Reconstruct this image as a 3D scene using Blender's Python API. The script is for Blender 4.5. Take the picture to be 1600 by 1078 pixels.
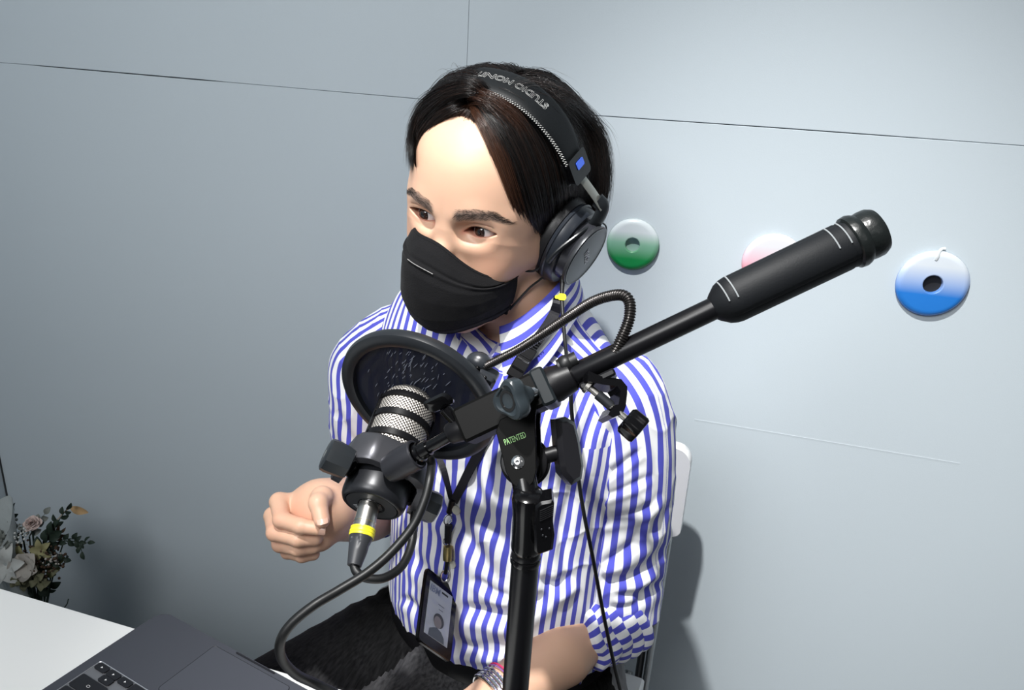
import bpy, bmesh, math, random
import numpy as np
from mathutils import Vector, Matrix
for o in list(bpy.data.objects): bpy.data.objects.remove(o)
SC = bpy.context.scene
COL = SC.collection
rng = np.random.default_rng(7)
# ------------------------------------------------------------------ camera
FPX, CX, CY, CAMH = 1155.0, 800.0, 539.0, 1.27
_r = np.array([0.96651764, 0.13922034, -0.21554892])      # along the wall, rightwards, in camera axes (x right, y down, z forward)
_d = np.array([-0.05937306, 0.93855829, 0.33997526])      # down
_n = np.array([0.2496367, -0.31579429, 0.91539908])       # into the wall
MW = np.array([_r, _n, -_d])                              # camera axes -> world
CAMP = np.array([0.0, 0.0, CAMH])
cam = bpy.data.cameras.new('camera'); camo = bpy.data.objects.new('camera', cam); COL.objects.link(camo)
cx_, cy_, cz_ = MW @ np.array([1, 0, 0]), MW @ np.array([0, -1, 0]), MW @ np.array([0, 0, -1])
m = Matrix.Identity(4)
for i in range(3):
    m[i][0], m[i][1], m[i][2], m[i][3] = cx_[i], cy_[i], cz_[i], CAMP[i]
camo.matrix_world = m
cam.sensor_width = 36; cam.sensor_fit = 'HORIZONTAL'; cam.lens = 36 * FPX / 1600.0
cam.clip_start = 0.02; cam.clip_end = 50
SC.camera = camo
# ------------------------------------------------------------------ light and exposure
WORLD = bpy.data.worlds.new('room_light'); SC.world = WORLD; WORLD.use_nodes = True
WORLD.node_tree.nodes['Background'].inputs[0].default_value = (0.93, 0.965, 1.0, 1)
WORLD.node_tree.nodes['Background'].inputs[1].default_value = 0.13
def area(name, loc, aim, size, power, col=(1, 1, 1), spread=180):
    l = bpy.data.lights.new(name, 'AREA'); l.energy = power; l.size = size; l.color = col; l.shape = 'DISK'; l.spread = math.radians(spread)
    o = bpy.data.objects.new(name, l); COL.objects.link(o); o.location = loc
    o.rotation_euler = (Vector(aim) - Vector(loc)).to_track_quat('-Z', 'Y').to_euler()
    return o
def spot(name, loc, aim, ang, blend, power, rad, col=(1, 1, 1)):
    l = bpy.data.lights.new(name, 'SPOT'); l.energy = power; l.spot_size = math.radians(ang); l.spot_blend = blend; l.color = col; l.shadow_soft_size = rad
    o = bpy.data.objects.new(name, l); COL.objects.link(o); o.location = loc
    o.rotation_euler = (Vector(aim) - Vector(loc)).to_track_quat('-Z', 'Y').to_euler()
    return o
spot('ceiling_and_fill_spot', (-0.33, -0.03, 2.60), (0.52, 1.0, -0.18), 47, 1.0, 275, 0.03, (1.0, 0.99, 0.97))
spot('ceiling_and_fill_spot', (0.92, -0.56, 2.05), (0.67, 1.0, 0.76), 100, 1.0, 5, 0.25, (1.0, 0.99, 0.98))  # added soft fill for the right of the wall, no known lamp
area('added_fill_light', (-0.62, -0.85, 2.10), (-0.35, 1.0, 1.30), 0.9, 16.5, (0.97, 0.985, 1.0))  # added fill for the left wall, table and face, no actual panel
spot('ceiling_and_fill_spot', (-0.66, 0.02, 2.50), (-0.66, 0.10, 0.74), 42, 1.0, 22, 0.05, (1.0, 0.99, 0.97))  # added narrow spot that only brightens the tabletop
area('added_fill_light', (-0.50, -0.45, 1.95), (-0.18, 0.70, 1.05), 0.6, 1.3, (1.0, 0.99, 0.97), 75)  # added weak fill aimed at the face
SC.view_settings.view_transform = 'Standard'; SC.view_settings.look = 'None'
SC.view_settings.exposure = 0.0; SC.view_settings.gamma = 1.0; SC.view_settings.use_curve_mapping = False

# ------------------------------------------------------------------ helpers
def at(px, py, Z):
    return MW @ (np.array([(px - CX) / FPX, (py - CY) / FPX, 1.0]) * Z) + CAMP
def cdir(x, y, z):
    v = MW @ np.array([x, y, z], float); return v / np.linalg.norm(v)
def onz(px, py, z):
    ray = MW @ np.array([(px - CX) / FPX, (py - CY) / FPX, 1.0]); return ray * ((z - CAMH) / ray[2]) + CAMP
def ony(px, py, y):
    ray = MW @ np.array([(px - CX) / FPX, (py - CY) / FPX, 1.0]); return ray * (y / ray[1]) + CAMP
def proj(P):
    c = (np.asarray(P) - CAMP) @ MW
    return c[..., 0] / c[..., 2] * FPX + CX, c[..., 1] / c[..., 2] * FPX + CY, c[..., 2]
def unit(v):
    v = np.asarray(v, float); return v / np.linalg.norm(v)
def path(pts):                                            # list of (px,py,Z) -> world points
    return np.array([at(*p) for p in pts])
def spline(P, n, closed=False):
    P = np.asarray(P, float); k = len(P)
    if closed: Q = np.vstack([P[-1], P, P[0], P[1]]); seg = k
    else: Q = np.vstack([2 * P[0] - P[1], P, 2 * P[-1] - P[-2]]); seg = k - 1
    out = []
    T = np.linspace(0, seg, n, endpoint=not closed)
    for t in T:
        i = min(int(t), seg - 1); u = t - i
        p0, p1, p2, p3 = Q[i:i + 4]
        out.append(.5 * (2 * p1 + (p2 - p0) * u + (2 * p0 - 5 * p1 + 4 * p2 - p3) * u * u + (3 * p1 - p0 - 3 * p2 + p3) * u ** 3))
    return np.array(out)
class G:                                                  # collects geometry for ONE mesh
    def __init__(s): s.V = []; s.F = []; s.M = []; s.n = 0
    def add(s, V, F, mi=0):
        V = np.asarray(V, float)
        s.V.append(V); s.F += [tuple(int(i) + s.n for i in f) for f in F]; s.M += [mi] * len(F); s.n += len(V); return s
    def grid(s, A, cu=False, cv=False, mi=0, flip=False):  # A: (nu,nv,3)
        nu, nv = A.shape[:2]; F = []
        for i in range(nu if cu else nu - 1):
            for j in range(nv if cv else nv - 1):
                a, b, c, d = i * nv + j, ((i + 1) % nu) * nv + j, ((i + 1) % nu) * nv + (j + 1) % nv, i * nv + (j + 1) % nv
                F.append((a, d, c, b) if flip else (a, b, c, d))
        return s.add(A.reshape(-1, 3), F, mi)
    def tube(s, P, r, n=12, cap=True, mi=0, up=None):
        P = np.asarray(P, float); k = len(P); r = np.broadcast_to(np.asarray(r, float), (k,)) if np.ndim(r) < 2 else r
        T = np.gradient(P, axis=0); T /= np.linalg.norm(T, axis=1)[:, None] + 1e-12
        a = np.array([0, 0, 1.]) if up is None else np.asarray(up, float)
        if abs(a @ T[0]) > .95: a = np.array([1., 0, 0])
        N = a - (a @ T[0]) * T[0]; N /= np.linalg.norm(N); A = []
        th = np.linspace(0, 2 * np.pi, n, endpoint=False)
        for i in range(k):
            N = N - (N @ T[i]) * T[i]; N /= np.linalg.norm(N); B = np.cross(T[i], N)
            rr = r[i] if np.ndim(r[i]) == 0 else r[i]
            if np.ndim(rr) == 0: ra = rb = rr
            else: ra, rb = rr
            A.append(P[i] + np.outer(np.cos(th) * ra, N) + np.outer(np.sin(th) * rb, B))
        b0 = s.n; s.grid(np.array(A), False, True, mi, True)
        if cap:
            s.F.append(tuple(b0 + i for i in range(n))); s.F.append(tuple(b0 + (k - 1) * n + i for i in reversed(range(n)))); s.M += [mi, mi]
        return s
    def lathe(s, prof, o, ax, n=32, mi=0, cap=True):       # prof: (dist along axis, radius)
        o = np.asarray(o, float); ax = unit(ax)
        P = np.array([o + ax * p[0] for p in prof]); a = np.array([0, 0, 1.]) if abs(ax[2]) < .9 else np.array([1., 0, 0])
        N = unit(a - (a @ ax) * ax); B = np.cross(ax, N); th = np.linspace(0, 2 * np.pi, n, endpoint=False)
        A = np.array([P[i] + np.outer(np.cos(th) * prof[i][1], N) + np.outer(np.sin(th) * prof[i][1], B) for i in range(len(prof))])
        b0 = s.n; s.grid(A, False, True, mi, True)
        if cap:
            if prof[0][1] > 1e-6: s.F.append(tuple(b0 + i for i in range(n))); s.M.append(mi)
            if prof[-1][1] > 1e-6: s.F.append(tuple(b0 + (len(prof) - 1) * n + i for i in reversed(range(n)))); s.M.append(mi)
        return s
    def poly(s, pts, nrm, th, bev=0.0, mi=0):              # extruded polygon with a bevelled rim, centred on its plane
        pts = np.asarray(pts, float); nrm = unit(nrm); c = pts.mean(0); k = len(pts)
        def ring(off, sc):
            if sc == 0: return pts + nrm * off
            q = []
            for i in range(k):
                e1 = unit(pts[i] - pts[i - 1]); e2 = unit(pts[(i + 1) % k] - pts[i]); n1 = np.cross(nrm, e1); n2 = np.cross(nrm, e2)
                b = n1 + n2; b = b / max(.35, (b @ n1)); 
                if (c - pts[i]) @ b < 0 and k < 7: b = -b
                q.append(pts[i] + b * sc)
            return np.array(q) + nrm * off
        h = th / 2
        L = [ring(-h, bev), ring(-h + bev, 0), ring(h - bev, 0), ring(h, bev)] if bev else [ring(-h, 0), ring(h, 0)]
        b0 = s.n; s.grid(np.array(L), False, True, mi)
        s.F.append(tuple(b0 + i for i in reversed(range(k)))); s.F.append(tuple(b0 + (len(L) - 1) * k + i for i in range(k))); s.M += [mi, mi]
        return s
    def box(s, c, ax, ay, az, sx, sy, sz, bev=.001, mi=0):  # centre, unit axes, full sizes
        c = np.asarray(c, float); ax, ay, az = unit(ax), unit(ay), unit(az)
        q = rrect(sx, sy, min(bev * 1.5, sx * .45, sy * .45), 4)
        pts = np.array([c + ax * a + ay * b for a, b in q])
        return s.poly(pts, az, sz, bev, mi)
    def ball(s, c, r, n=20, mi=0, sc=(1, 1, 1), R=None):
        pr = [(-math.cos(t) , math.sin(t)) for t in np.linspace(1e-3, math.pi - 1e-3, n)]
        g = G().lathe(pr, (0, 0, 0), (0, 0, 1), n * 2, cap=True); V = np.vstack(g.V) * np.array(sc) * r
        if R is not None: V = V @ np.asarray(R).T
        return s.add(V + np.asarray(c), g.F, mi)
    def obj(s, name, mat, parent=None, smooth=True, attrs=None):
        V = np.vstack(s.V); me = bpy.data.meshes.new(name); o = bpy.data.objects.new(name, me)
        c = V.mean(0) if parent is None else np.array(parent.get('_o', (0, 0, 0)))
        me.from_pydata((V - c).tolist(), [], s.F); me.update()
        for x in (mat if isinstance(mat, (list, tuple)) else [mat]): me.materials.append(x)
        if len(me.materials) > 1: me.polygons.foreach_set('material_index', s.M)
        for k, v in (attrs or {}).items():
            v = np.asarray(v, np.float32)
            if v.ndim == 1: a = me.attributes.new(k, 'FLOAT', 'POINT'); a.data.foreach_set('value', v)
            else: a = me.attributes.new(k, 'FLOAT_COLOR', 'POINT'); a.data.foreach_set('color', np.hstack([v, np.ones((len(v), 1), np.float32)]).ravel())
        COL.objects.link(o)
        bm = bmesh.new(); bm.from_mesh(me); bmesh.ops.recalc_face_normals(bm, faces=bm.faces); bm.to_mesh(me); bm.free()
        if smooth:
            me.shade_smooth()
            if smooth != 'all': me.set_sharp_from_angle(angle=math.radians(38))
        if parent is None: o.location = c; o['_o'] = tuple(float(x) for x in c)
        else:
            o.parent = parent
            o['_o'] = tuple(float(x) for x in c)
        return o
def rrect(w, h, r, n=5):
    out = []
    for cx, cy, a0 in ((w / 2 - r, h / 2 - r, 0), (-w / 2 + r, h / 2 - r, 90), (-w / 2 + r, -h / 2 + r, 180), (w / 2 - r, -h / 2 + r, 270)):
        for k in range(n + 1):
            a = math.radians(a0 + 90 * k / n); out.append((cx + r * math.cos(a), cy + r * math.sin(a)))
    return out
def empty(name, loc, label=None, cat=None, group=None):
    o = bpy.data.objects.new(name, None); COL.objects.link(o); o.location = loc; o['_o'] = tuple(float(x) for x in loc); o.empty_display_size = .02
    if label: tag(o, label, cat, group)
    return o
def tag(o, label, cat, group=None):
    o['label'] = label; o['category'] = cat
    if group: o['group'] = group
    return o
def structure(o): o['kind'] = 'structure'; return o

# ------------------------------------------------------------------ materials
def mat(name, col, rough=.5, metal=0., bump=None, spec=.5, coat=0., sub=0., noisecol=None, trans=0., sheen=0.):
    m = bpy.data.materials.new(name); m.use_nodes = True; nt = m.node_tree; b = nt.nodes['Principled BSDF']
    b.inputs['Base Color'].default_value = (*col, 1); b.inputs['Roughness'].default_value = rough; b.inputs['Metallic'].default_value = metal
    b.inputs['Specular IOR Level'].default_value = spec; b.inputs['Coat Weight'].default_value = coat
    if sheen: b.inputs['Sheen Weight'].default_value = sheen
    if trans: b.inputs['Transmission Weight'].default_value = trans
    if sub:
        b.inputs['Subsurface Weight'].default_value = sub; b.inputs['Subsurface Radius'].default_value = (1., .35, .18); b.inputs['Subsurface Scale'].default_value = .004
    tc = nt.nodes.new('ShaderNodeTexCoord')
    if bump:
        sc, dist = bump[:2]; n = nt.nodes.new('ShaderNodeTexNoise'); n.inputs['Scale'].default_value = sc; n.inputs['Detail'].default_value = 3
        if len(bump) > 2:
            mp = nt.nodes.new('ShaderNodeMapping'); mp.inputs['Scale'].default_value = bump[2]; nt.links.new(tc.outputs['Object'], mp.inputs[0]); nt.links.new(mp.outputs[0], n.inputs[0])
        else: nt.links.new(tc.outputs['Object'], n.inputs[0])
        bp = nt.nodes.new('ShaderNodeBump'); bp.inputs['Distance'].default_value = dist; bp.inputs['Strength'].default_value = 1
        nt.links.new(n.outputs[0], bp.inputs['Height']); nt.links.new(bp.outputs[0], b.inputs['Normal'])
    if noisecol:
        c2, sc = noisecol; n = nt.nodes.new('ShaderNodeTexNoise'); n.inputs['Scale'].default_value = sc; n.inputs['Detail'].default_value = 4; nt.links.new(tc.outputs['Object'], n.inputs[0])
        mx = nt.nodes.new('ShaderNodeMix'); mx.data_type = 'RGBA'; mx.inputs[6].default_value = (*col, 1); mx.inputs[7].default_value = (*c2, 1)
        nt.links.new(n.outputs[0], mx.inputs[0]); nt.links.new(mx.outputs[2], b.inputs['Base Color'])
    return m
M = {}
M['wall'] = mat('painted_wall', (.565, .635, .68), .75, bump=(900, .00012), noisecol=((.54, .61, .655), 2.2), spec=.3)
M['dark'] = mat('dark_gap', (.03, .035, .04), .8)
M['black'] = mat('black_plastic', (.005, .005, .006), .40, spec=.22, bump=(900, .00003))
M['gloss'] = mat('gloss_black', (.0025, .0025, .003), .18, spec=.38)
M['satin'] = mat('satin_black_paint', (.004, .004, .005), .30, spec=.32)
M['charcoal'] = mat('charcoal_metal', (.022, .024, .028), .36, metal=.55)
M['rubber'] = mat('black_rubber', (.005, .0055, .006), .45, spec=.4)
M['grip'] = mat('grip_foam', (.005, .006, .0075), .58, bump=(700, .0001), spec=.22)
M['silver'] = mat('nickel_metal', (.62, .60, .56), .28, metal=1., bump=(300, .00008))
M['chrome'] = mat('chrome_metal', (.8, .8, .8), .14, metal=1.)
M['brass'] = mat('aged_brass', (.48, .38, .16), .28, metal=1.)
M['yellow'] = mat('yellow_plastic', (.88, .80, .03), .42)
M['blue'] = mat('blue_plastic', (.06, .16, .85), .35)
M['white'] = mat('white_plastic', (.80, .81, .82), .38)
M['table'] = mat('white_laminate', (.84, .85, .835), .38, bump=(60, .0001))
M['alu'] = mat('space_grey_aluminium', (.075, .079, .096), .46, metal=.45, bump=(2500, .00003))
M['key'] = mat('black_key', (.006, .006, .009), .42)
M['print'] = mat('white_print', (.75, .75, .75), .6)
M['printgrey'] = mat('grey_print', (.32, .33, .35), .6)
M['green'] = mat('green_print', (.22, .42, .16), .6)
# ------------------------------------------------------------------ the room
WY = 1.02
def zat(px, py): return ony(px, py, WY)
seam = [zat(*p) for p in ((30, 100), (350, 128), (660, 155), (920, 180), (1215, 200), (1600, 228))]
XL, XR = -1.27, 2.2
sx = [XL] + [float(p[0]) for p in seam] + [XR]
sz = [float(p[2]) for p in seam]; sz = [sz[0]] + sz + [sz[-1]]
gapx = np.array([-1.3, -1.06, -1.02, -.74, -.70, -.58, -.30, 0.05, .16, .3, 1.5]); gapw = np.array([0, 0, .0009, .0011, .0, .0, .0003, .0006, .0007, .0001, .0003])
xs = np.linspace(XL, XR, 160); zs = np.interp(xs, sx, sz); gw = np.interp(xs, gapx, gapw)
vx = float(zat(731, 60)[0])
g = G()
def slab(x0, x1, top):
    X = xs[(xs >= x0) & (xs <= x1)]; X = np.concatenate([[x0], X, [x1]]); Z = np.interp(X, xs, zs); W = np.interp(X, xs, gw)
    edge = Z + W * .5 + .0002 if top else Z - W * .5 - .0002
    far = np.full_like(X, 2.75 if top else -.02)
    A = np.array([[(x, WY + .012, e), (x, WY + .0006, e), (x, WY, e + (.0006 if top else -.0006)), (x, WY, f_), (x, WY + .012, f_)] for x, e, f_ in zip(X, edge, far)])
    g.grid(A)
    for i in (0, len(X) - 1): g.add(A[i], [(0, 1, 2, 3, 4)])
slab(XL, vx - .0003, True); slab(vx + .0003, XR, True); slab(XL, XR, False)
w = g.obj('wall_back', M['wall'], smooth=False); structure(w)
g = G(); g.box(((XL + XR) / 2, WY + .02, 1.36), (1, 0, 0), (0, 0, 1), (0, 1, 0), XR - XL, 2.78, .012, 0)
structure(g.obj('trim_1', M['dark']))
# faint raised sheet joint low on the wall, right of the chair
a, b = zat(1085, 655), zat(1500, 724)
g = G(); Pj = np.linspace(a, b, 40); pr = [(-.004, 0), (-.0015, -.00015), (0, -.0003), (.0006, -.0001), (.004, 0)]
g.grid(np.array([[(p[0], WY + q[1] + .00005, p[2] + q[0]) for q in pr] for p in Pj]))
structure(g.obj('trim_2', M['wall'], smooth=False))
g = G(); g.box((XL - .03, WY - 1.4, 1.36), (0, 1, 0), (0, 0, 1), (1, 0, 0), 2.9, 2.78, .06, 0)
structure(g.obj('wall_left', M['wall'], smooth=False))
g = G(); g.tube([(XL + .001, WY - .001, 0), (XL + .001, WY - .001, 2.7)], .0016, 6)
structure(g.obj('trim_3', M['dark']))
g = G(); g.box(((XL + XR) / 2, -.6, -.03), (1, 0, 0), (0, 1, 0), (0, 0, 1), XR - XL, 3.4, .06, 0)
M['floor'] = mat('grey_vinyl_floor', (.20, .21, .22), .5, noisecol=((.25, .25, .26), 9))
structure(g.obj('floor', M['floor'], smooth=False))

# ------------------------------------------------------------------ discs on the wall
def disc_material(name, top, mid, bot, z0, z1, z2):
    m = mat(name, bot, .3, spec=.5, coat=.25); nt = m.node_tree; b = nt.nodes['Principled BSDF']
    tc = nt.nodes.new('ShaderNodeTexCoord'); sp = nt.nodes.new('ShaderNodeSeparateXYZ'); nt.links.new(tc.outputs['Object'], sp.inputs[0])
    mr = nt.nodes.new('ShaderNodeMapRange'); mr.inputs[1].default_value = -.045; mr.inputs[2].default_value = .045; nt.links.new(sp.outputs[2], mr.inputs[0])
    cr = nt.nodes.new('ShaderNodeValToRGB'); nt.links.new(mr.outputs[0], cr.inputs[0])
    e = cr.color_ramp.elements; e[0].position = z0; e[0].color = (*bot, 1); e[1].position = z2; e[1].color = (*top, 1); k = e.new(z1); k.color = (*mid, 1)
    nt.links.new(cr.outputs[0], b.inputs['Base Color']); return m
def wall_disc(px, py, R, dm, label, hole_depth, hm, hole_r=.27, T=.0085):
    c = zat(px, py); c = np.array([c[0], WY - .0003, c[2]])
    t = empty('wall_disc', c, label, 'wall disc', 'round discs on the wall')
    pr = [(0, R * .93), (.002, R * .985), (.004, R)]
    for a in np.linspace(0, 90, 8): pr.append((T - .006 + .006 * math.sin(math.radians(a)), R - .008 + .008 * math.cos(math.radians(a))))
    pr += [(T - .0002, R * .5), (T, R * hole_r + .0015)]
    for a in np.linspace(0, 90, 4): pr.append((T - .0012 * (1 - math.cos(math.radians(a))), R * hole_r + .0015 - .0015 * math.sin(math.radians(a))))
    pr += [(hole_depth, R * hole_r * .98)]
    G().lathe(pr, c, (0, -1, 0), 64, cap=False).obj('disc_body', dm, t)
    q = [(hole_depth + .0002, R * hole_r), (hole_depth - .001, R * hole_r * .8), (hole_depth - .003, R * hole_r * .45), (hole_depth - .0034, 1e-5)]
    if hole_depth < .006: q = [(hole_depth + .003 * 0, R * hole_r), (hole_depth * .5, R * .15), (hole_depth * .45, 1e-5)]
    G().lathe(q, c, (0, -1, 0), 32, cap=False).obj('hole', hm, t)
    return t, c
gm = disc_material('green_white_disc', (.66, .73, .76), (.22, .45, .32), (.0, .22, .045), .28, .52, .70)
wall_disc(989, 381, .0358, gm, 'green and white round disc nearest the headphones', .0035, mat('green_dimple', (.22, .36, .31), .3, coat=.4))
pm = disc_material('red_white_disc', (.74, .74, .78), (.78, .50, .58), (.70, .07, .12), .28, .50, .74)
wall_disc(1207, 410, .0395, pm, 'pink and white round disc half hidden behind the boom grip', .0035, mat('pink_dimple', (.35, .2, .22), .3, coat=.4))
um = disc_material('blue_white_disc', (.68, .74, .80), (.32, .45, .74), (.02, .19, .62), .34, .52, .76)
bt, bc = wall_disc(1455, 442, .0425, um, 'blue and white round disc farthest right with a dark hole', .0015, mat('dark_hole', (.008, .008, .01), .6))
g = G(); z0 = bc[2] + .041
P = [(bc[0] - .004, WY - .0092, z0 - .010), (bc[0] - .003, WY - .0095, z0 - .005), (bc[0] - .002, WY - .007, z0 + .001), (bc[0] + .002, WY - .002, z0 + .004), (bc[0] + .006, WY - .001, z0 + .0045)]
g.tube(spline(P, 14), [(.0019, .0006)] * 14, 8)
g.obj('tape', mat('clear_tape', (.62, .66, .68), .25), bt)

# ------------------------------------------------------------------ table and laptop
TZ = .74
te0, te1 = onz(0, 918, TZ), onz(540, 1078, TZ)
ed = unit(te1 - te0); en = np.array([ed[1], -ed[0], 0])                # away from the wall
tc_ = te0 - ed * .50; tl = 1.02
t = empty('table', (tc_ + ed * tl * .5 + en * .33) * [1, 1, 0], 'white laminate table top at the bottom left edge', 'table')
corners = [tc_, tc_ + ed * tl, tc_ + ed * tl + en * .66, tc_ + en * .66]
G().poly(np.array(corners[::-1]) - [0, 0, .0125], (0, 0, 1), .025, .0015).obj('tabletop', M['table'], t)
for i, c in enumerate(corners):
    ctr = (corners[0] + corners[2]) / 2; p = c + (ctr - c) * .12
    G().tube([(p[0], p[1], 0), (p[0], p[1], TZ - .025)], .018, 16).obj('leg', M['white'], t)
LZ = TZ + .0155
C0, C1, C2 = onz(254, 956, LZ), onz(482, 1081, LZ), onz(61, 1078, LZ)
e1 = unit(C1 - C0); e2 = unit(C2 - C0); print('laptop ortho', e1 @ e2)
e2 = unit(e2 - (e1 @ e2) * e1); up = np.array([0, 0, 1.])
LW, LD = .252, .176
lc = C0 + e1 * LW / 2 + e2 * LD / 2
lap = empty('laptop', lc * [1, 1, 0] + [0, 0, TZ], 'dark grey laptop lying open on the white table', 'laptop')
def lp(u, v, h=0.0): return C0 + e1 * u + e2 * v + up * h                 # u along the front edge from the near corner, v toward the hinge
def lrr(u0, v0, u1, v1, r, h=0, n=5): return [lp((u0 + u1) / 2 + a, (v0 + v1) / 2 + b, h) for a, b in rrect(u1 - u0, v1 - v0, r, n)]
G().poly(lrr(0, 0, LW, LD, .012, -.0065, 8), up, .013, .0015).obj('base', M['alu'], lap)
G().poly(lrr(.0787, .0048, LW - .0787, .0655, .0033, .00005), up, .0005, .0001).obj('trackpad', mat('trackpad_grey', (.082, .086, .104), .38, metal=.4), lap)
g = G(); a0, b0, a1, b1 = .0895, .007, LW - .0895, .090
g2 = G(); rp = lrr(.0783, .0044, LW - .0783, .0659, .0036, .0002); g2.tube(np.array(rp + [rp[0]]), .00022, 4); g2.obj('trackpad_groove', M['key'], lap)
g = G(); g.poly(lrr(LW / 2 - .024, -.0003, LW / 2 + .024, .0010, .0006, .0001), up, .001, .0002); g.obj('opening_notch', M['key'], lap)
# keyboard well and keys (the user's right end is the near end)
G().poly(lrr(.0098, .0710, LW - .0098, .168, .003, .00004), up, .0006, .0001).obj('keyboard_well', mat('well_grey', (.20, .205, .22), .4, metal=.5), lap)
wr = lrr(.0098, .0710, LW - .0098, .168, .003, .0004); G().tube(np.array(wr + [wr[0]]), .0004, 5).obj('well_edge', mat('edge_light', (.6, .62, .66), .3, metal=.8), lap)
def key(u0, v0, u1, v1, glyph=None):
    k = G().poly(lrr(u0, v0, u1, v1, .0013, .0010, 4), up, .0014, .0003).obj('key', M['key'], lap)
    if glyph:
        gg = G(); c = lp((u0 + u1) / 2, (v0 + v1) / 2, .00185)
        if glyph == 'tri': q = [c + e1 * .0011, c - e1 * .0008 + e2 * .001, c - e1 * .0008 - e2 * .001]; gg.poly(q, up, .0001)
        elif glyph == 'ret': gg.tube([c - e1 * .002 + e2 * .001, c - e1 * .002 - e2 * .001, c + e1 * .002 - e2 * .001, c + e1 * .001 - e2 * .002], .00018, 4)
        elif glyph == 'o': th = np.linspace(0, 2 * np.pi, 14); gg.tube([c + e1 * .0018 * math.cos(x) + e2 * .0011 * math.sin(x) for x in th], .00018, 4)
        else: gg.tube([c - e1 * .0012, c + e1 * .0012], .0002, 4)
        gg.obj('glyph', M['print'], k, smooth=False)
P_ = .0157; u = .0124; v = .0728; K = .0136
key(u, v, u + K, v + .0064, 'tri'); key(u + P_, v, u + P_ + K, v + .0064, 'tri'); key(u + P_, v + .0072, u + P_ + K, v + K, 'tri'); key(u + 2 * P_, v, u + 2 * P_ + K, v + .0064, 'tri')
key(u + 3 * P_, v, u + 3 * P_ + K, v + K, 'x'); key(u + 4 * P_, v, u + 5 * P_ + K, v + K, 'x'); key(u + 6 * P_, v, u + 10 * P_ + K, v + K)
for k in range(11, 14): key(u + k * P_, v, u + k * P_ + K, v + K, 'x')
rows = [[2.3] + [1] * 10 + [2.3], [1.9] + [1] * 11 + [1.7], [1] * 13 + [1.55], [1.6] + [1] * 13, [1] * 14]
v += P_
for ri, row in enumerate(rows):
    uu = u; tot = sum(row)
    for ki, wk in enumerate(row):
        wd = wk * P_ * 14.35 / tot
        key(uu, v, uu + wd - (P_ - K), v + (K if ri < 4 else .009), 'o' if (ri == 0 and ki == 0) else ('ret' if (ri == 1 and ki == 0) else 'x')); uu += wd
    v += P_
# lid, opened back beyond the frame
hl = [lp(.004, LD - .002, .001), lp(LW - .004, LD - .002, .001)]; ldir = unit(e2 * .62 + up * .80)
q = np.array([hl[0], hl[1], hl[1] + ldir * .170, hl[0] + ldir * .170])
G().poly(q, np.cross(e1, ldir), .006, .001).obj('lid', M['alu'], lap)
nl = unit(np.cross(e1, ldir)); sgn = -1 if nl @ (-e2) < 0 else 1
qq = np.array([hl[0] + e1 * .008 + ldir * .012, hl[1] - e1 * .008 + ldir * .012, hl[1] - e1 * .008 + ldir * .163, hl[0] + e1 * .008 + ldir * .163]) + nl * sgn * .0031
G().poly(qq, nl, .0006).obj('screen', M['gloss'], lap)
# sheet edge / paper beneath laptop
# ------------------------------------------------------------------ text as geometry
def text_geo(s, size, o, xd, yd, lift=.0001, depth=.00015, bold=0.0, outline=0.0, warp=None, shear=0.0, center=True):
    cu = bpy.data.curves.new('t', 'FONT'); cu.body = s; cu.size = size; cu.shear = shear
    cu.align_x = 'CENTER' if center else 'LEFT'; cu.align_y = 'CENTER'
    if outline: cu.fill_mode = 'NONE'; cu.bevel_depth = outline; cu.bevel_resolution = 0; cu.resolution_u = 3; cu.offset = bold
    else: cu.extrude = depth; cu.offset = bold; cu.resolution_u = 4
    ob = bpy.data.objects.new('t', cu); COL.objects.link(ob)
    dg = bpy.context.evaluated_depsgraph_get(); me = bpy.data.meshes.new_from_object(ob.evaluated_get(dg))
    V = np.array([v.co[:] for v in me.vertices]); F = [tuple(p.vertices) for p in me.polygons]
    bpy.data.objects.remove(ob); bpy.data.meshes.remove(me); bpy.data.curves.remove(cu)
    if warp: return warp(V), F
    xd, yd = unit(xd), unit(yd); zd = np.cross(xd, yd)
    return np.asarray(o) + np.outer(V[:, 0], xd) + np.outer(V[:, 1], yd) + np.outer(V[:, 2] + lift, zd), F

# ------------------------------------------------------------------ microphone stand
PZ = .585
poletop = at(822, 862, PZ)
st = empty('microphone_stand', (poletop[0], poletop[1], 0), 'black boom microphone stand in the foreground with a fat foam grip', 'microphone stand')
dn = np.array([0, 0, -1.0]); camd = unit(CAMP - poletop)
g = G(); g.lathe([(-.003, .0085), (-.003, .0105), (-.001, .0116), (.004, .0118), (.005, .0112), (.0055, .0112), (.006, .0112), (poletop[2] - .12, .0112)], poletop, dn, 40)
g.obj('pole', M['satin'], st)
g = G(); g.lathe([(.004, .0121), (.0045, .0123), (.0085, .0123), (.009, .0121)], poletop, dn, 40, cap=False); g.obj('collar', M['gloss'], st)
rt = cdir(1, 0, 0); rt = unit(rt - rt[2] * np.array([0, 0, 1.]))
# tripod foot, below the frame
foot = np.array([poletop[0], poletop[1], 0.0])
g = G(); g.lathe([(0, .013), (0, .022), (.05, .022), (.055, .014)], foot + [0, 0, .10], (0, 0, 1), 24); g.obj('tripod_hub', M['black'], st)
for a in (20, 140, 260):
    d_ = np.array([math.cos(math.radians(a)), math.sin(math.radians(a)), 0])
    l_ = G().tube([foot + d_ * .018 + [0, 0, .125], foot + d_ * .27 + [0, 0, .013]], .009, 12).obj('leg', M['satin'], st)
    G().tube([foot + d_ * .262 + [0, 0, .015], foot + d_ * .285 + [0, 0, .0085]], .0105, 12).obj('rubber_foot', M['rubber'], l_)
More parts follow.
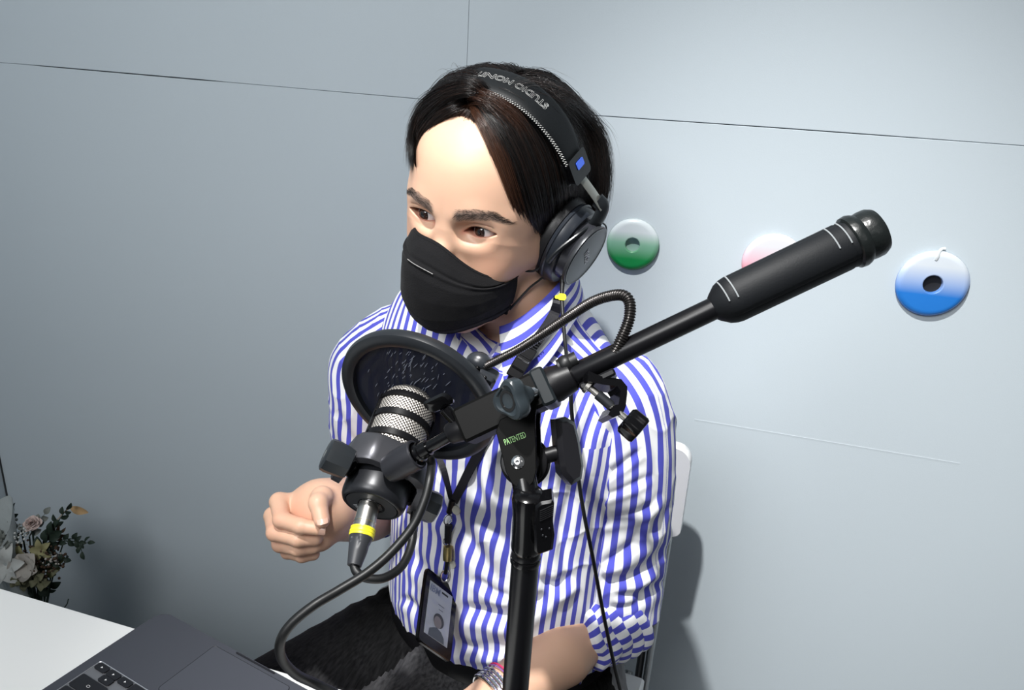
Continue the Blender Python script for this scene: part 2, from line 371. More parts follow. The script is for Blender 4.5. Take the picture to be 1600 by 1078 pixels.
# clutch
cl0 = poletop + np.array([0, 0, .0])
cl1 = at(826, 768, PZ - .028)
dcl = unit(cl1 - cl0); Lc = np.linalg.norm(cl1 - cl0)
g = G(); g.lathe([(.001, .0098), (.004, .0120), (.008, .0124), (.012, .0118), (Lc * .55, .0116), (Lc * .75, .0122), (Lc * .9, .0128), (Lc * .97, .0118), (Lc, .009)], cl0, dcl, 32)
g.obj('clutch', M['gloss'], st)
sd = unit(np.cross(dcl, camd)); sd = sd if sd @ rt > 0 else -sd
fwd = unit(np.cross(sd, dcl)); fwd = fwd if fwd @ camd > 0 else -fwd
lev = at(848, 818, PZ - .020)
q = [at(*p) for p in ((836, 781, PZ - .030), (845, 773, PZ - .030), (862, 769, PZ - .030), (865, 776, PZ - .030), (863, 805, PZ - .026), (866, 830, PZ - .026), (863, 850, PZ - .020), (840, 858, PZ - .018), (835, 850, PZ - .018), (834, 815, PZ - .026))]
q = np.array(q); nn = unit(np.cross(q[4] - q[0], q[8] - q[0])); nn = nn if nn @ camd > 0 else -nn
q = q - np.outer((q - q.mean(0)) @ nn, nn)
lv = G().poly(q[::-1] if np.cross(q[1] - q[0], q[2] - q[1]) @ nn < 0 else q, nn, .020, .0018).obj('clutch_lever', M['gloss'], st)
g = G(); qc = q.mean(0); u_ = unit(q[4] - q[1]); v_ = unit(np.cross(nn, u_))
for k in range(6):
    c = at(853, 783 + k * 3.6, PZ - .030) ; c = c - ((c - qc) @ nn - .0102) * nn
    g.tube([c - v_ * .0052, c + v_ * .0052], .0006, 6)
g.obj('grip_rib', M['satin'], lv)
g = G()
for k, (px, py) in enumerate(((846, 822), (853, 836), (858, 820), (848, 833))):
    c = at(px, py, PZ - .03); c = c - ((c - qc) @ nn - .0101) * nn; g.ball(c, .0009, 6)
g.obj('molded_mark', M['charcoal'], lv)
# boom
B0, B1 = at(716, 672, .592), at(1352, 369, .560)
bd = unit(B1 - B0)
def on_boom(px, py):                                       # nearest point of the boom axis to a pixel's ray
    ray = unit(at(px, py, 1.0) - CAMP); w = CAMP - B0; b = ray @ bd
    return B0 + bd * (((w @ bd) - (w @ ray) * b) / (1 - b * b))
bc_ = unit(camd - (camd @ bd) * bd); bu_ = unit(np.cross(bd, bc_)); bu_ = bu_ if bu_[2] > 0 else -bu_
s0, s1 = on_boom(868, 600), on_boom(1345, 372)
g = G(); g.lathe([(0, .0082), (.001, .0089), (np.linalg.norm(s1 - s0) - .02, .0089)], s0, bd, 40); g.obj('boom_tube', M['satin'], st)
# square clamp housing round the boom
h0, h1 = on_boom(722, 668), on_boom(846, 609)
g = G(); g.box((h0 + h1) / 2, bd, bu_, bc_, np.linalg.norm(h1 - h0), .0285, .030, .0022); g.obj('clamp_housing', mat('housing_black', (.003, .003, .003), .45, spec=.08), st)
e0, e1_ = on_boom(841, 611), on_boom(862, 601)
g = G(); g.box((e0 + e1_) / 2, bd, bu_, bc_, np.linalg.norm(e1_ - e0), .031, .0325, .002); g.obj('housing_flange', mat('flange_grey', (.010, .013, .015), .38, spec=.15), st)
n0 = on_boom(858, 604); g = G(); g.lathe([(0, .0145), (.006, .0148), (.012, .0135), (.020, .0120), (.021, .0105)], n0, bd, 32); g.obj('boom_collar', M['black'], st)
k0 = on_boom(893, 588) + bu_ * .010 + bc_ * .004
g = G(); g.ball(k0, .0075, 12, sc=(1, 1, 1)); g.tube([k0 - bd * .006, k0 + bd * .010], .0062, 14); g.obj('locking_screw', M['rubber'], st)
# three lobed knob with its chrome stud
kd = unit(bc_ * .72 - bd * .66 + bu_ * -.05); kc = at(806, 622, .553)
def lobed(g, c, ax, prof, lobes=3, amp=.18, n=48):
    ax = unit(ax); a = np.array([0, 0, 1.]); N = unit(a - (a @ ax) * ax); B = np.cross(ax, N); th = np.linspace(0, 2 * np.pi, n, endpoint=False)
    A = []
    for t, r, w in prof:
        rr = r * (1 + amp * w * np.cos(lobes * th)); A.append(c + ax * t + np.outer(np.cos(th) * rr, N) + np.outer(np.sin(th) * rr, B))
    b0 = g.n; g.grid(np.array(A), False, True, 0, True); g.F.append(tuple(b0 + i for i in range(n))); g.F.append(tuple(b0 + (len(prof) - 1) * n + i for i in reversed(range(n)))); g.M += [0, 0]
    return g
k_ = lobed(G(), kc, kd, [(-.014, .006, 0), (-.010, .0075, .2), (-.006, .0085, .5), (-.002, .013, 1), (.001, .0142, 1), (.008, .0145, 1), (.0095, .0135, 1), (.010, .011, .8), (.0085, .0095, .3)]).obj('boom_knob', mat('knob_grey', (.020, .027, .032), .33, spec=.5), st)
G().lathe([(.0080, .0085), (.0088, .0083), (.0088, .006), (.0075, .0055)], kc, kd, 24).obj('knob_cap', M['gloss'], k_)
G().lathe([(-.022, .0022), (-.019, .0022), (-.019, .0042), (-.016, .0042), (-.015, .003), (-.013, .003)], kc, kd, 20).obj('chrome_stud', M['chrome'], k_)
# small wing knob on the far end of the housing
wc = at(708, 652, .590); wu = unit(bu_ * .8 - bd * .25 + bc_ * .4)
w1 = G(); w1.tube([wc - wu * .004, wc + wu * .010], .0052, 16); w1.box(wc + wu * .0165, bd, wu, bc_, .022, .012, .0095, .003); w1.obj('wing_knob', M['gloss'], st)
# thin inner rod toward the microphone
r0, r1 = at(652, 709, .607), on_boom(728, 667)
g = G(); g.lathe([(0, .0062), (.003, .0062), (.0035, .0052), (np.linalg.norm(r1 - r0), .0052)], r0, unit(r1 - r0), 24); g.obj('inner_rod', M['gloss'], st)
g = G(); g.lathe([(0, .0085), (.004, .0085), (.0045, .0072), (.012, .0068)], r0, unit(r1 - r0), 24); g.obj('rod_nut', M['gloss'], st)
g = G(); x0 = on_boom(722, 669); g.lathe([(-.012, .0068), (-.010, .0085), (0, .0105), (.004, .0105)], x0 - bd * .001, bd, 24); g.obj('rod_sleeve', M['black'], st)
# foam grip and end cap
gp = [on_boom(1112, 480), on_boom(1145, 465), on_boom(1330, 378), on_boom(1388, 350)]
L1, L2, L3 = [np.linalg.norm(x - gp[0]) for x in gp[1:]]
prof = [(0, .0092), (.002, .0112), (.008, .0160), (.013, .0186), (L1, .0193)]
prof += [(L2 * .93, .0193), (L2 * .95, .0186), (L2 * .965, .0193), (L2 * .985, .0188)]
ax = bd; N, Bv = bc_, bu_; th = np.linspace(0, 2 * np.pi, 96, endpoint=False)
rows_ = []
for t, r in prof:
    flat = 1 - .035 * (np.abs(np.sin(th)) > .80) * (r > .0185) - .02 * (np.abs(np.abs(np.sin(th)) - .80) < .05) * (r > .0185)
    rows_.append(gp[0] + ax * t + np.outer(np.cos(th) * r * flat, N) + np.outer(np.sin(th) * r * flat, Bv))
g = G(); b0 = 0; g.grid(np.array(rows_), False, True, 0, True); g.F.append(tuple(range(96))); g.M.append(0); gr_ = g.obj('foam_grip', M['grip'], st)
for t in (L1 * .62, L1 * .62 + .0068, L2 * .86, L2 * .86 + .0095):
    thk = np.linspace(-.2, 1.0, 16); r = np.interp(t, [p[0] for p in prof], [p[1] for p in prof]) + .0002
    P = [gp[0] + ax * t + N * math.cos(a) * r + Bv * math.sin(a) * r for a in thk]
    G().tube(P, [(.0010, .0006)] * 16, 6, up=N).obj('grip_mark', mat('mark_grey', (.30, .32, .33), .35), gr_)
g = G(); g.lathe([(L2 - .004, .0165), (L2 - .001, .0205), (L2 + .003, .0210), (L2 + .006, .0200), (L2 + .008, .0186), (L2 + .012, .0192), (L2 + .0175, .0190), (L2 + .0215, .0170), (L2 + .0235, .0125), (L2 + .0238, .004), (L2 + .0236, 1e-5)], gp[0], bd, 48)
g.obj('end_cap', mat('end_cap_rubber', (.006, .008, .008), .33, spec=.45, bump=(220, .0004)), st)
# swivel bracket under the housing
Zb = .566
pl = [(773, 674), (779, 655), (838, 628), (836, 657), (838, 690), (840, 735), (836, 752), (826, 763), (813, 764), (801, 755), (791, 737), (784, 712)]
q = np.array([at(x, y, Zb) for x, y in pl]); nb = unit(CAMP - q.mean(0) + cdir(-1, 0, 0) * .10)
q = q - np.outer((q - q.mean(0)) @ nb, nb)
q = q[::-1] if np.cross(q[1] - q[0], q[2] - q[1]) @ nb < 0 else q
M['bracket'] = mat('bracket_black', (.003, .003, .003), .5, spec=.08)
br = G().poly(q, nb, .0035, .0006).obj('swivel_bracket', M['bracket'], st)
G().poly(q - nb * .026, nb, .0035, .0006).obj('swivel_bracket', M['gloss'], st)
tc0 = at(804.5, 685.5, Zb); tc0 = tc0 - ((tc0 - q.mean(0)) @ nb) * nb
tx = unit(at(822, 679.5, Zb) - at(782, 694.5, Zb)); tx = unit(tx - (tx @ nb) * nb)
V, F = text_geo('PATENTED', .0066, tc0 + nb * .0021, tx, np.cross(nb, tx), depth=.00005, bold=.00005); V = V - np.outer((V - tc0) @ tx * .45, tx)
G().add(V, F).obj('lettering', M['green'], br, smooth=False)
pc = at(810, 722, Zb); pc = pc - ((pc - q.mean(0)) @ nb) * nb
g = G(); g.lathe([(.0016, .0052), (.0024, .0052), (.0036, .0040), (.0042, .0018), (.0036, 1e-5)], pc, nb, 24); g.obj('pivot_bolt', M['chrome'], br)
g = G(); g.lathe([(-.002, .0135), (-.0235, .0135)], pc, nb, 32); g.obj('pivot_barrel', M['gloss'], st)
for off, r in ((-.0285, .0185), (-.033, .0205), (-.0375, .0185)):
    G().lathe([(off - .0018, r - .001), (off - .0012, r), (off + .0012, r), (off + .0018, r - .001)], pc, nb, 40).obj('friction_disc', M['black'], st)
hd = unit(-nb * .55 + rt * .85); hc = at(884, 706, .597)
hq = np.array([at(x, y, .597) for x, y in ((862, 655), (880, 651), (898, 660), (905, 690), (910, 728), (905, 748), (886, 757), (868, 738), (864, 700))])
hn = unit(nb * .8 + rt * .45); hq = hq - np.outer((hq - hq.mean(0)) @ hn, hn)
hq = hq[::-1] if np.cross(hq[1] - hq[0], hq[2] - hq[1]) @ hn < 0 else hq
G().poly(hq, hn, .017, .0035).obj('tilt_knob', mat('tilt_knob_black', (.009, .009, .011), .22, spec=.6), st)
G().tube([pc - nb * .03, hq.mean(0)], .0065, 16).obj('tilt_screw', M['black'], st)
G().tube([pc - nb * .012, cl1 - dcl * .012], [.0105, .0095], 20).obj('swivel_neck', M['gloss'], st)

# ------------------------------------------------------------------ microphone
def cv(x, y, z): return MW @ np.array([x, y, z], float)
Am = cdir(.222, -.768, .600)
mb = at(580, 791, .63)
mic = empty('microphone', mb, 'black broadcast microphone with a silver mesh grille, hanging from the boom', 'microphone')
Ym = cv(.86, .445, .252); Ym = unit(Ym - (Ym @ Am) * Am)
Fm = unit(np.cross(Am, Ym)); Fm = Fm if Fm @ (CAMP - mb) > 0 else -Fm
RB = .0285
g = G(); g.lathe([(.0030, .0225), (.0004, .0233), (0, .0236), (.0, .0245), (.0012, .0262), (.004, .0278), (.008, .0285), (.020, .0285), (.024, .0278), (.030, .0275), (.046, .0272), (.052, .0255)], mb, Am, 64, cap=False); g.obj('body', M['charcoal'] if False else mat('mic_body_black', (.014, .015, .018), .34, metal=.3), mic)
bp = G().lathe([(.0004, .0225), (.0004, 1e-5)], mb, Am, 48, cap=False).obj('base_plate', mat('base_plate_black', (.022, .024, .028), .42), mic)
G().lathe([(-.0002, .0100), (-.0002, .0118), (.001, .0122)], mb, Am, 40, cap=False).obj('socket_rim', M['gloss'], mic)
def on_base(s, size, ang, r, bold=0.):                      # lettering set round the base plate
    e = Ym * math.cos(math.radians(ang)) + Fm * math.sin(math.radians(ang)); y = e; x = np.cross(y, -Am)
    V, F = text_geo(s, size, mb + e * r - Am * .0, x, y, lift=-.0000, depth=.00006, bold=bold); return V, F
g = G()
for s, sz_, an, r in (('CE', .0045, None, None),): pass
ce = at(590, 775, .635); ce = ce - ((ce - mb) @ Am) * Am
er = unit(ce - mb); V, F = text_geo('CE', .0050, ce, np.cross(er, Am) * -1, -er if False else er, depth=.00008, bold=.00008)
# keep the letters readable from below the plate
xd = unit(np.cross(-er, -Am)); V, F = text_geo('CE', .0048, ce - Am * .0002, xd, -er, depth=.00012, bold=.00006); g.add(V, F)
ic = at(557, 798, .635); ic = ic - ((ic - mb) @ Am) * Am; e2_ = unit(ic - mb)
V, F = text_geo('MIC', .0056, ic - Am * .0002, unit(np.cross(-e2_, -Am)), -e2_, depth=.00012, bold=.00006); g.add(V, F)
g.obj('lettering', M['printgrey'], bp, smooth=False)
# grille with basket weave
def grille_material():
    m = bpy.data.materials.new('woven_grille'); m.use_nodes = True; nt = m.node_tree; b = nt.nodes['Principled BSDF']
    au = nt.nodes.new('ShaderNodeAttribute'); au.attribute_name = 'gu'; av = nt.nodes.new('ShaderNodeAttribute'); av.attribute_name = 'gv'
    def mth(op, a, b2=None):
        n = nt.nodes.new('ShaderNodeMath'); n.operation = op
        for i, x in enumerate((a, b2)):
            if x is None: continue
            if isinstance(x, (int, float)): n.inputs[i].default_value = x
            else: nt.links.new(x, n.inputs[i])
        return n.outputs[0]
    su = mth('SINE', mth('MULTIPLY', au.outputs['Fac'], 1.0)); sv = mth('SINE', mth('MULTIPLY', av.outputs['Fac'], 1.0))
    h = mth('MULTIPLY', mth('ADD', mth('MULTIPLY', su, sv), 1.0), .5)
    cr = nt.nodes.new('ShaderNodeValToRGB'); nt.links.new(h, cr.inputs[0]); e = cr.color_ramp.elements
    e[0].position = .30; e[0].color = (.05, .04, .04, 1); e[1].position = .50; e[1].color = (.80, .76, .70, 1)
    nt.links.new(cr.outputs[0], b.inputs['Base Color']); b.inputs['Metallic'].default_value = .75; b.inputs['Roughness'].default_value = .38
    bp_ = nt.nodes.new('ShaderNodeBump'); bp_.inputs['Distance'].default_value = .0006; nt.links.new(h, bp_.inputs['Height']); nt.links.new(bp_.outputs[0], b.inputs['Normal'])
    return m
TG = .119; pr = [(.046, .0250), (.050, .0256)] + [(t, .0258) for t in np.linspace(.054, .100, 12)]
for a in np.linspace(10, 90, 8): pr.append((.100 + (TG - .100) * math.sin(math.radians(a)), .0258 * (1 - .0 * a) * max(.001, math.cos(math.radians(a)) ** .55)))
n_ = 128; g = G(); g.lathe(pr, mb, Am, n_, cap=False)
arc = np.cumsum([0] + [math.hypot(pr[i + 1][0] - pr[i][0], pr[i + 1][1] - pr[i][1]) for i in range(len(pr) - 1)])
gu = np.tile(np.abs(np.linspace(-1, 1, n_)) * 0 + np.arange(n_) / n_ * 2 * np.pi * 46, len(pr)); gv = np.repeat(arc * 2 * np.pi / .0034, n_)
th0 = np.tile(np.abs(((np.arange(n_) / n_ * 2 - 1 + 2) % 2) - 1), len(pr))
# unwrapped angle runs up and back down so the weave has no seam
gu = th0 * 2 * np.pi * 23
g.obj('grille', grille_material(), mic, attrs={'gu': gu, 'gv': gv})
for t in (.0605, .0815, .1015):
    G().lathe([(t - .0034, .0262), (t - .003, .0277), (t + .003, .0277), (t + .0034, .0262)] if t < .1 else [(t - .0034, .0262), (t - .003, .0277), (t + .0015, .0272), (t + .0036, .0258), (t + .0036, .0245)], mb, Am, 64, cap=False).obj('grille_band', M['black'], mic)
for sg in (-1, 1):
    a0 = Ym * sg * .0266
    G().box(mb + a0 + Am * .0775, Am, Fm, Ym * sg, .052, .0052, .0032, .0008).obj('grille_strut', M['black'], mic)
# yoke
g = G(); rows_ = []
for a in np.linspace(-100, 100, 41):
    ra = math.radians(a); rd = Fm * math.cos(ra) + Ym * math.sin(ra)
    k = min(1, max(0, (abs(a) - 55) / 35)); R_ = .0318 + .003 * k
    squ = 1 / max(abs(math.cos(ra)), abs(math.sin(ra)), .86) * .985
    z0, z1, R_ = .0215 - .012 * k, .048 - .014 * k, R_ * squ
    o_, t_ = mb, .0065
    rows_.append([o_ + Am * z0 + rd * (R_ - .002), o_ + Am * (z0 + .0012) + rd * (R_ + t_ - .0012), o_ + Am * (z0 + .0035) + rd * (R_ + t_), o_ + Am * (z1 - .002) + rd * (R_ + t_), o_ + Am * z1 + rd * (R_ + t_ - .0015), o_ + Am * z1 + rd * (R_ - .002)])
g.grid(np.array(rows_), False, True); g.add(rows_[0], [(0, 1, 2, 3, 4, 5)]); g.add(rows_[-1], [(5, 4, 3, 2, 1, 0)])
yk = g.obj('yoke', mat('yoke_metal', (.075, .076, .085), .34, metal=.6), mic)
bo = at(652, 709, .607); bdir = unit(r1 - r0)
G().lathe([(-.030, .0115), (-.022, .0128), (-.004, .0130), (-.001, .0128), (.0, .0118), (.0, .0105), (-.004, .0100)], bo - bdir * .0, bdir, 40, cap=False).obj('mounting_boss', mat('boss_metal', (.03, .031, .037), .36, metal=.5), yk)
for sg, (kp, kz) in ((-1, ((528, 717), .618)), (1, ((667, 789), .668))):
    kcn = at(kp[0], kp[1], kz); ax = Ym * sg
    if sg < 0: kcn = kcn - ax * .011
    else: kcn = kcn - ax * .012
    g = G(); g.lathe([(0, .0128), (.0008, .0136), (.017, .0148), (.021, .0142), (.0225, .012), (.0225, 1e-5)], kcn, ax, 9); kk = g.obj('tilt_knob', mat('mic_knob_black', (.015, .018, .021), .34, spec=.5), mic)
    G().lathe([(0, .0035), (.0004, .003), (.0004, 1e-5)], kcn + ax * .0225, ax, 16, cap=False).obj('knob_insert', M['silver'], kk)
    G().tube([mb + Am * .026 + Ym * sg * .028, kcn + ax * .004], .0095, 20).obj('pivot', M['black'], mic)

# ------------------------------------------------------------------ XLR cable
xl = empty('microphone_cable', mb - Am * .06, 'black microphone cable with a nickel plug and yellow ring', 'cable')
cd_ = unit(at(553, 884, .600) - at(577, 786, .631))
c0 = at(578, 784, .6315)
Lx = np.linalg.norm(at(553, 884, .600) - c0)
def ring(g, pr, n=40): return g.lathe([(t * Lx, r) for t, r in pr], c0, cd_, n)
ring(G(), [(-.08, .0088), (.02, .0090), (.30, .0090), (.305, .0094), (.34, .0094), (.345, .0090), (.37, .0090), (.375, .0094), (.41, .0095), (.44, .0097)]).obj('plug_shell', M['silver'], xl)
ring(G(), [(.43, .0100), (.435, .0106), (.46, .0106), (.465, .0102), (.485, .0102), (.49, .0107), (.515, .0107), (.52, .0103), (.54, .0106), (.565, .0104), (.57, .0100)]).obj('yellow_ring', M['yellow'], xl)
n = 48; th = np.linspace(0, 2 * np.pi, n, endpoint=False); N0 = unit(np.cross(cd_, [0, 0, 1.])); B0_ = np.cross(cd_, N0); A = []
for t in np.linspace(.565, 1.0, 24):
    k = (t - .565) / .435; r = .0101 - .0043 * k ** .9
    lob = np.clip(np.cos(3 * th + .6) * 1.4, -1, 1); dep = .0011 * np.clip(1.6 - 3.2 * k, 0, 1) * np.clip(k * 9, 0, 1)
    rr = r - dep * (lob < (k * 1.6 - .6)) ; A.append(c0 + cd_ * t * Lx + np.outer(np.cos(th) * rr, N0) + np.outer(np.sin(th) * rr, B0_))
g = G(); g.grid(np.array(A), False, True, 0, True); g.F += [tuple(range(n)), tuple(23 * n + i for i in reversed(range(n)))]; g.M += [0, 0]
g.obj('strain_relief', mat('boot_grey', (.028, .03, .035), .42), xl)
V, F = text_geo('XX', .003, c0, cd_, np.cross(cd_, N0)); 
loop = path([(552, 878, .602), (557, 893, .598), (572, 903, .595), (600, 903, .600), (628, 884, .615), (643, 850, .632), (647, 810, .645), (651, 770, .655), (660, 740, .655), (668, 715, .645), (674, 722, .618), (672, 745, .600), (664, 780, .592), (645, 822, .585), (612, 862, .575), (575, 894, .565), (530, 922, .555), (490, 946, .545), (455, 975, .540), (438, 1003, .540), (441, 1030, .550), (462, 1053, .565), (490, 1067, .580), (524, 1084, .585), (560, 1110, .585)])
G().tube(spline(loop, 200), .0037, 16).obj('cord', M['rubber'], xl)

# ------------------------------------------------------------------ pop filter
pf_c = at(654, 622, .695); pn = cdir(.47 * .70, -.88 * .70, .714)
pf = empty('pop_filter', pf_c, 'round black fabric pop filter on a ribbed gooseneck', 'pop filter')
a_ = cdir(math.cos(math.radians(28)), math.sin(math.radians(28)), 0); a_ = unit(a_ - (a_ @ pn) * pn); b_ = np.cross(pn, a_)
RP = 128 * .695 / 1155
g = G(); th = np.linspace(0, 2 * np.pi, 120, endpoint=False); prf = [(-.0055, RP - .0115), (-.0068, RP - .009), (-.0072, RP - .003), (-.0045, RP + .001), (0, RP + .0022), (.0045, RP + .001), (.0070, RP - .003), (.0068, RP - .009), (.0055, RP - .0115), (.001, RP - .0122), (-.001, RP - .0122)]
A = np.array([[pf_c + pn * t + (a_ * math.cos(x) + b_ * math.sin(x)) * r for t, r in prf] for x in th]); g.grid(A, True, True); g.obj('hoop', mat('hoop_plastic', (.013, .015, .018), .34, spec=.5, bump=(1500, .00003)), pf)
def mesh_fabric():
    m = mat('nylon_mesh', (.0035, .006, .017), .6, sheen=.05, spec=.2, bump=(2600, .00008)); nt = m.node_tree; b = nt.nodes['Principled BSDF']
    tr = nt.nodes.new('ShaderNodeBsdfTransparent'); mx = nt.nodes.new('ShaderNodeMixShader'); mx.inputs[0].default_value = .995
    nt.links.new(tr.outputs[0], mx.inputs[1]); nt.links.new(b.outputs[0], mx.inputs[2]); nt.links.new(mx.outputs[0], nt.nodes['Material Output'].inputs[0]); return m
g = G(); rr_ = np.linspace(0.0005, RP - .0115, 22); A = np.array([[pf_c + pn * (-.001 + .0006 * math.sin(r_ * 90 + x * 3)) + (a_ * math.cos(x) + b_ * math.sin(x)) * r_ for r_ in rr_] for x in th]); g.grid(A, True, False)
g.obj('mesh_screen', mesh_fabric(), pf)
# dried droplets on the screen
g = G(); rs = np.random.default_rng(5)
for k in range(75):
    px = 655 + rs.normal(0, 30) - 12; py = 575 + rs.normal(0, 20); 
    p0 = at(px, py, .7); ray = unit(p0 - CAMP); s_ = ((pf_c - CAMP) @ pn) / (ray @ pn); p0 = CAMP + ray * s_
    if np.linalg.norm(p0 - pf_c) > RP - .016: continue
    dvec = unit(-b_ if b_[2] > 0 else b_); dvec = unit(dvec + a_ * rs.normal(-.15, .12)); l_ = rs.uniform(.0012, .0050)
    g.tube([p0 - pn * .0022 - dvec * l_, p0 - pn * .0023, p0 - pn * .0022 + dvec * l_], [.00015, .00040, .00015], 5)
g.obj('dried_speck', mat('dried_droplets', (.20, .22, .28), .6), pf)
# joint block at the rim
jb = at(751, 577, .668)
jn = cdir(.25, -.75, -.6)
g = G(); g.ball(at(748, 566, .672), .0105, 14, sc=(1.15, .9, .95)); g.tube([at(746, 570, .680), at(757, 597, .674)], [.0105, .0090], 18); g.box(at(757, 594, .676), a_, b_, pn, .020, .028, .016, .003); g.obj('joint_block', mat('joint_grey', (.022, .025, .03), .3, spec=.6), pf)
for p in ((746, 575, .662), (758, 590, .664)): G().ball(at(*p), .0022, 8).obj('joint_screw', M['gloss'], pf)
gn = path([(756, 574, .668), (775, 564, .660), (810, 546, .648), (850, 521, .634), (890, 494, .617), (925, 472, .600), (955, 462, .588), (975, 462, .580), (984, 474, .576), (983, 498, .573), (973, 525, .573), (958, 556, .576), (940, 585, .584), (926, 603, .590)])
gs = spline(gn, 1200); sl = np.cumsum(np.r_[0, np.linalg.norm(np.diff(gs, axis=0), axis=1)]); gt = np.linspace(0, sl[-1], 1150)
gs = np.array([np.interp(gt, sl, gs[:, k]) for k in range(3)]).T
base_r = np.interp(np.linspace(0, 1, 1150), [0, .05, .5, 1], [.0034, .0036, .0041, .0047])
G().tube(gs, base_r + .00045 * np.sin(gt * 2 * np.pi / .0021), 14).obj('gooseneck', mat('gooseneck_metal', (.06, .056, .055), .28, metal=.9), pf)
# table clamp gripping the boom
Zc = .575
cpl = [(912, 585), (933, 592), (968, 594), (977, 606), (975, 618), (969, 640), (962, 652), (944, 660), (936, 656), (947, 640), (957, 637), (964, 614), (960, 607), (932, 606), (908, 602)]
q = np.array([at(x, y, Zc) for x, y in cpl]); nc = unit(CAMP - q.mean(0) + cdir(.5, -.3, 0) * .3); q = q - np.outer((q - q.mean(0)) @ nc, nc); q = q[::-1] if np.cross(q[5] - q[3], q[9] - q[3]) @ nc < 0 else q
G().poly(q, nc, .020, 0).obj('clamp', M['gloss'], pf)
s0_, s1_ = at(918, 603, Zc - .004), at(990, 664, Zc - .012); sdv = unit(s1_ - s0_)
G().lathe([(-.001, .0062), (.002, .0062), (.002, .0028), (np.linalg.norm(s1_ - s0_), .0028)], s0_, sdv, 20).obj('clamp_screw', M['silver'], pf)
G().lathe([(.010, .0040), (np.linalg.norm(s1_ - s0_) * .52, .0040)], s0_, sdv, 20).obj('screw_sleeve', M['brass'] if False else M['charcoal'], pf)
lobed(G(), s1_, sdv, [(-.008, .0085, 1), (-.006, .0105, 1), (.005, .0108, 1), (.007, .0098, 1), (.0075, .007, .6)], 5, .12, 60).obj('clamp_knob', M['gloss'], pf)
G().box(on_boom(925, 575) - bu_ * .0125, bd, bu_, bc_, .030, .006, .020, .0015).obj('clamp_jaw', M['black'], pf)
# ------------------------------------------------------------------ implicit surfaces (for skin and cloth)
def smin(a, b, k):
    h = np.clip(.5 + .5 * (b - a) / k, 0, 1); return b + (a - b) * h - k * h * (1 - h)
def smax(a, b, k): return -smin(-a, -b, k)
def cone(P, a, b, ra, rb, k=1.0):
    a = np.asarray(a, float); ba = np.asarray(b, float) - a; t = np.clip((P - a) @ ba / (ba @ ba), 0, 1)
    return np.linalg.norm(P - a - t[:, None] * ba, axis=1) - (ra + (rb - ra) * t)
def ell(P, c, r, R=None):
    q = P - np.asarray(c, float)
    if R is not None: q = q @ np.asarray(R)
    r = np.asarray(r, float); k0 = np.linalg.norm(q / r, axis=1); k1 = np.linalg.norm(q / (r * r), axis=1) + 1e-9
    return k0 * (k0 - 1) / k1
def chain(P, pts, rad, k=.004):
    d = None
    for i in range(len(pts) - 1):
        e = cone(P, pts[i], pts[i + 1], rad[i], rad[i + 1]); d = e if d is None else smin(d, e, k)
    return d
_off = np.array([(i, j, k) for i in (0, 1) for j in (0, 1) for k in (0, 1)])
_edg = [(a, b) for a in range(8) for b in range(a + 1, 8) if np.abs(_off[a] - _off[b]).sum() == 1]
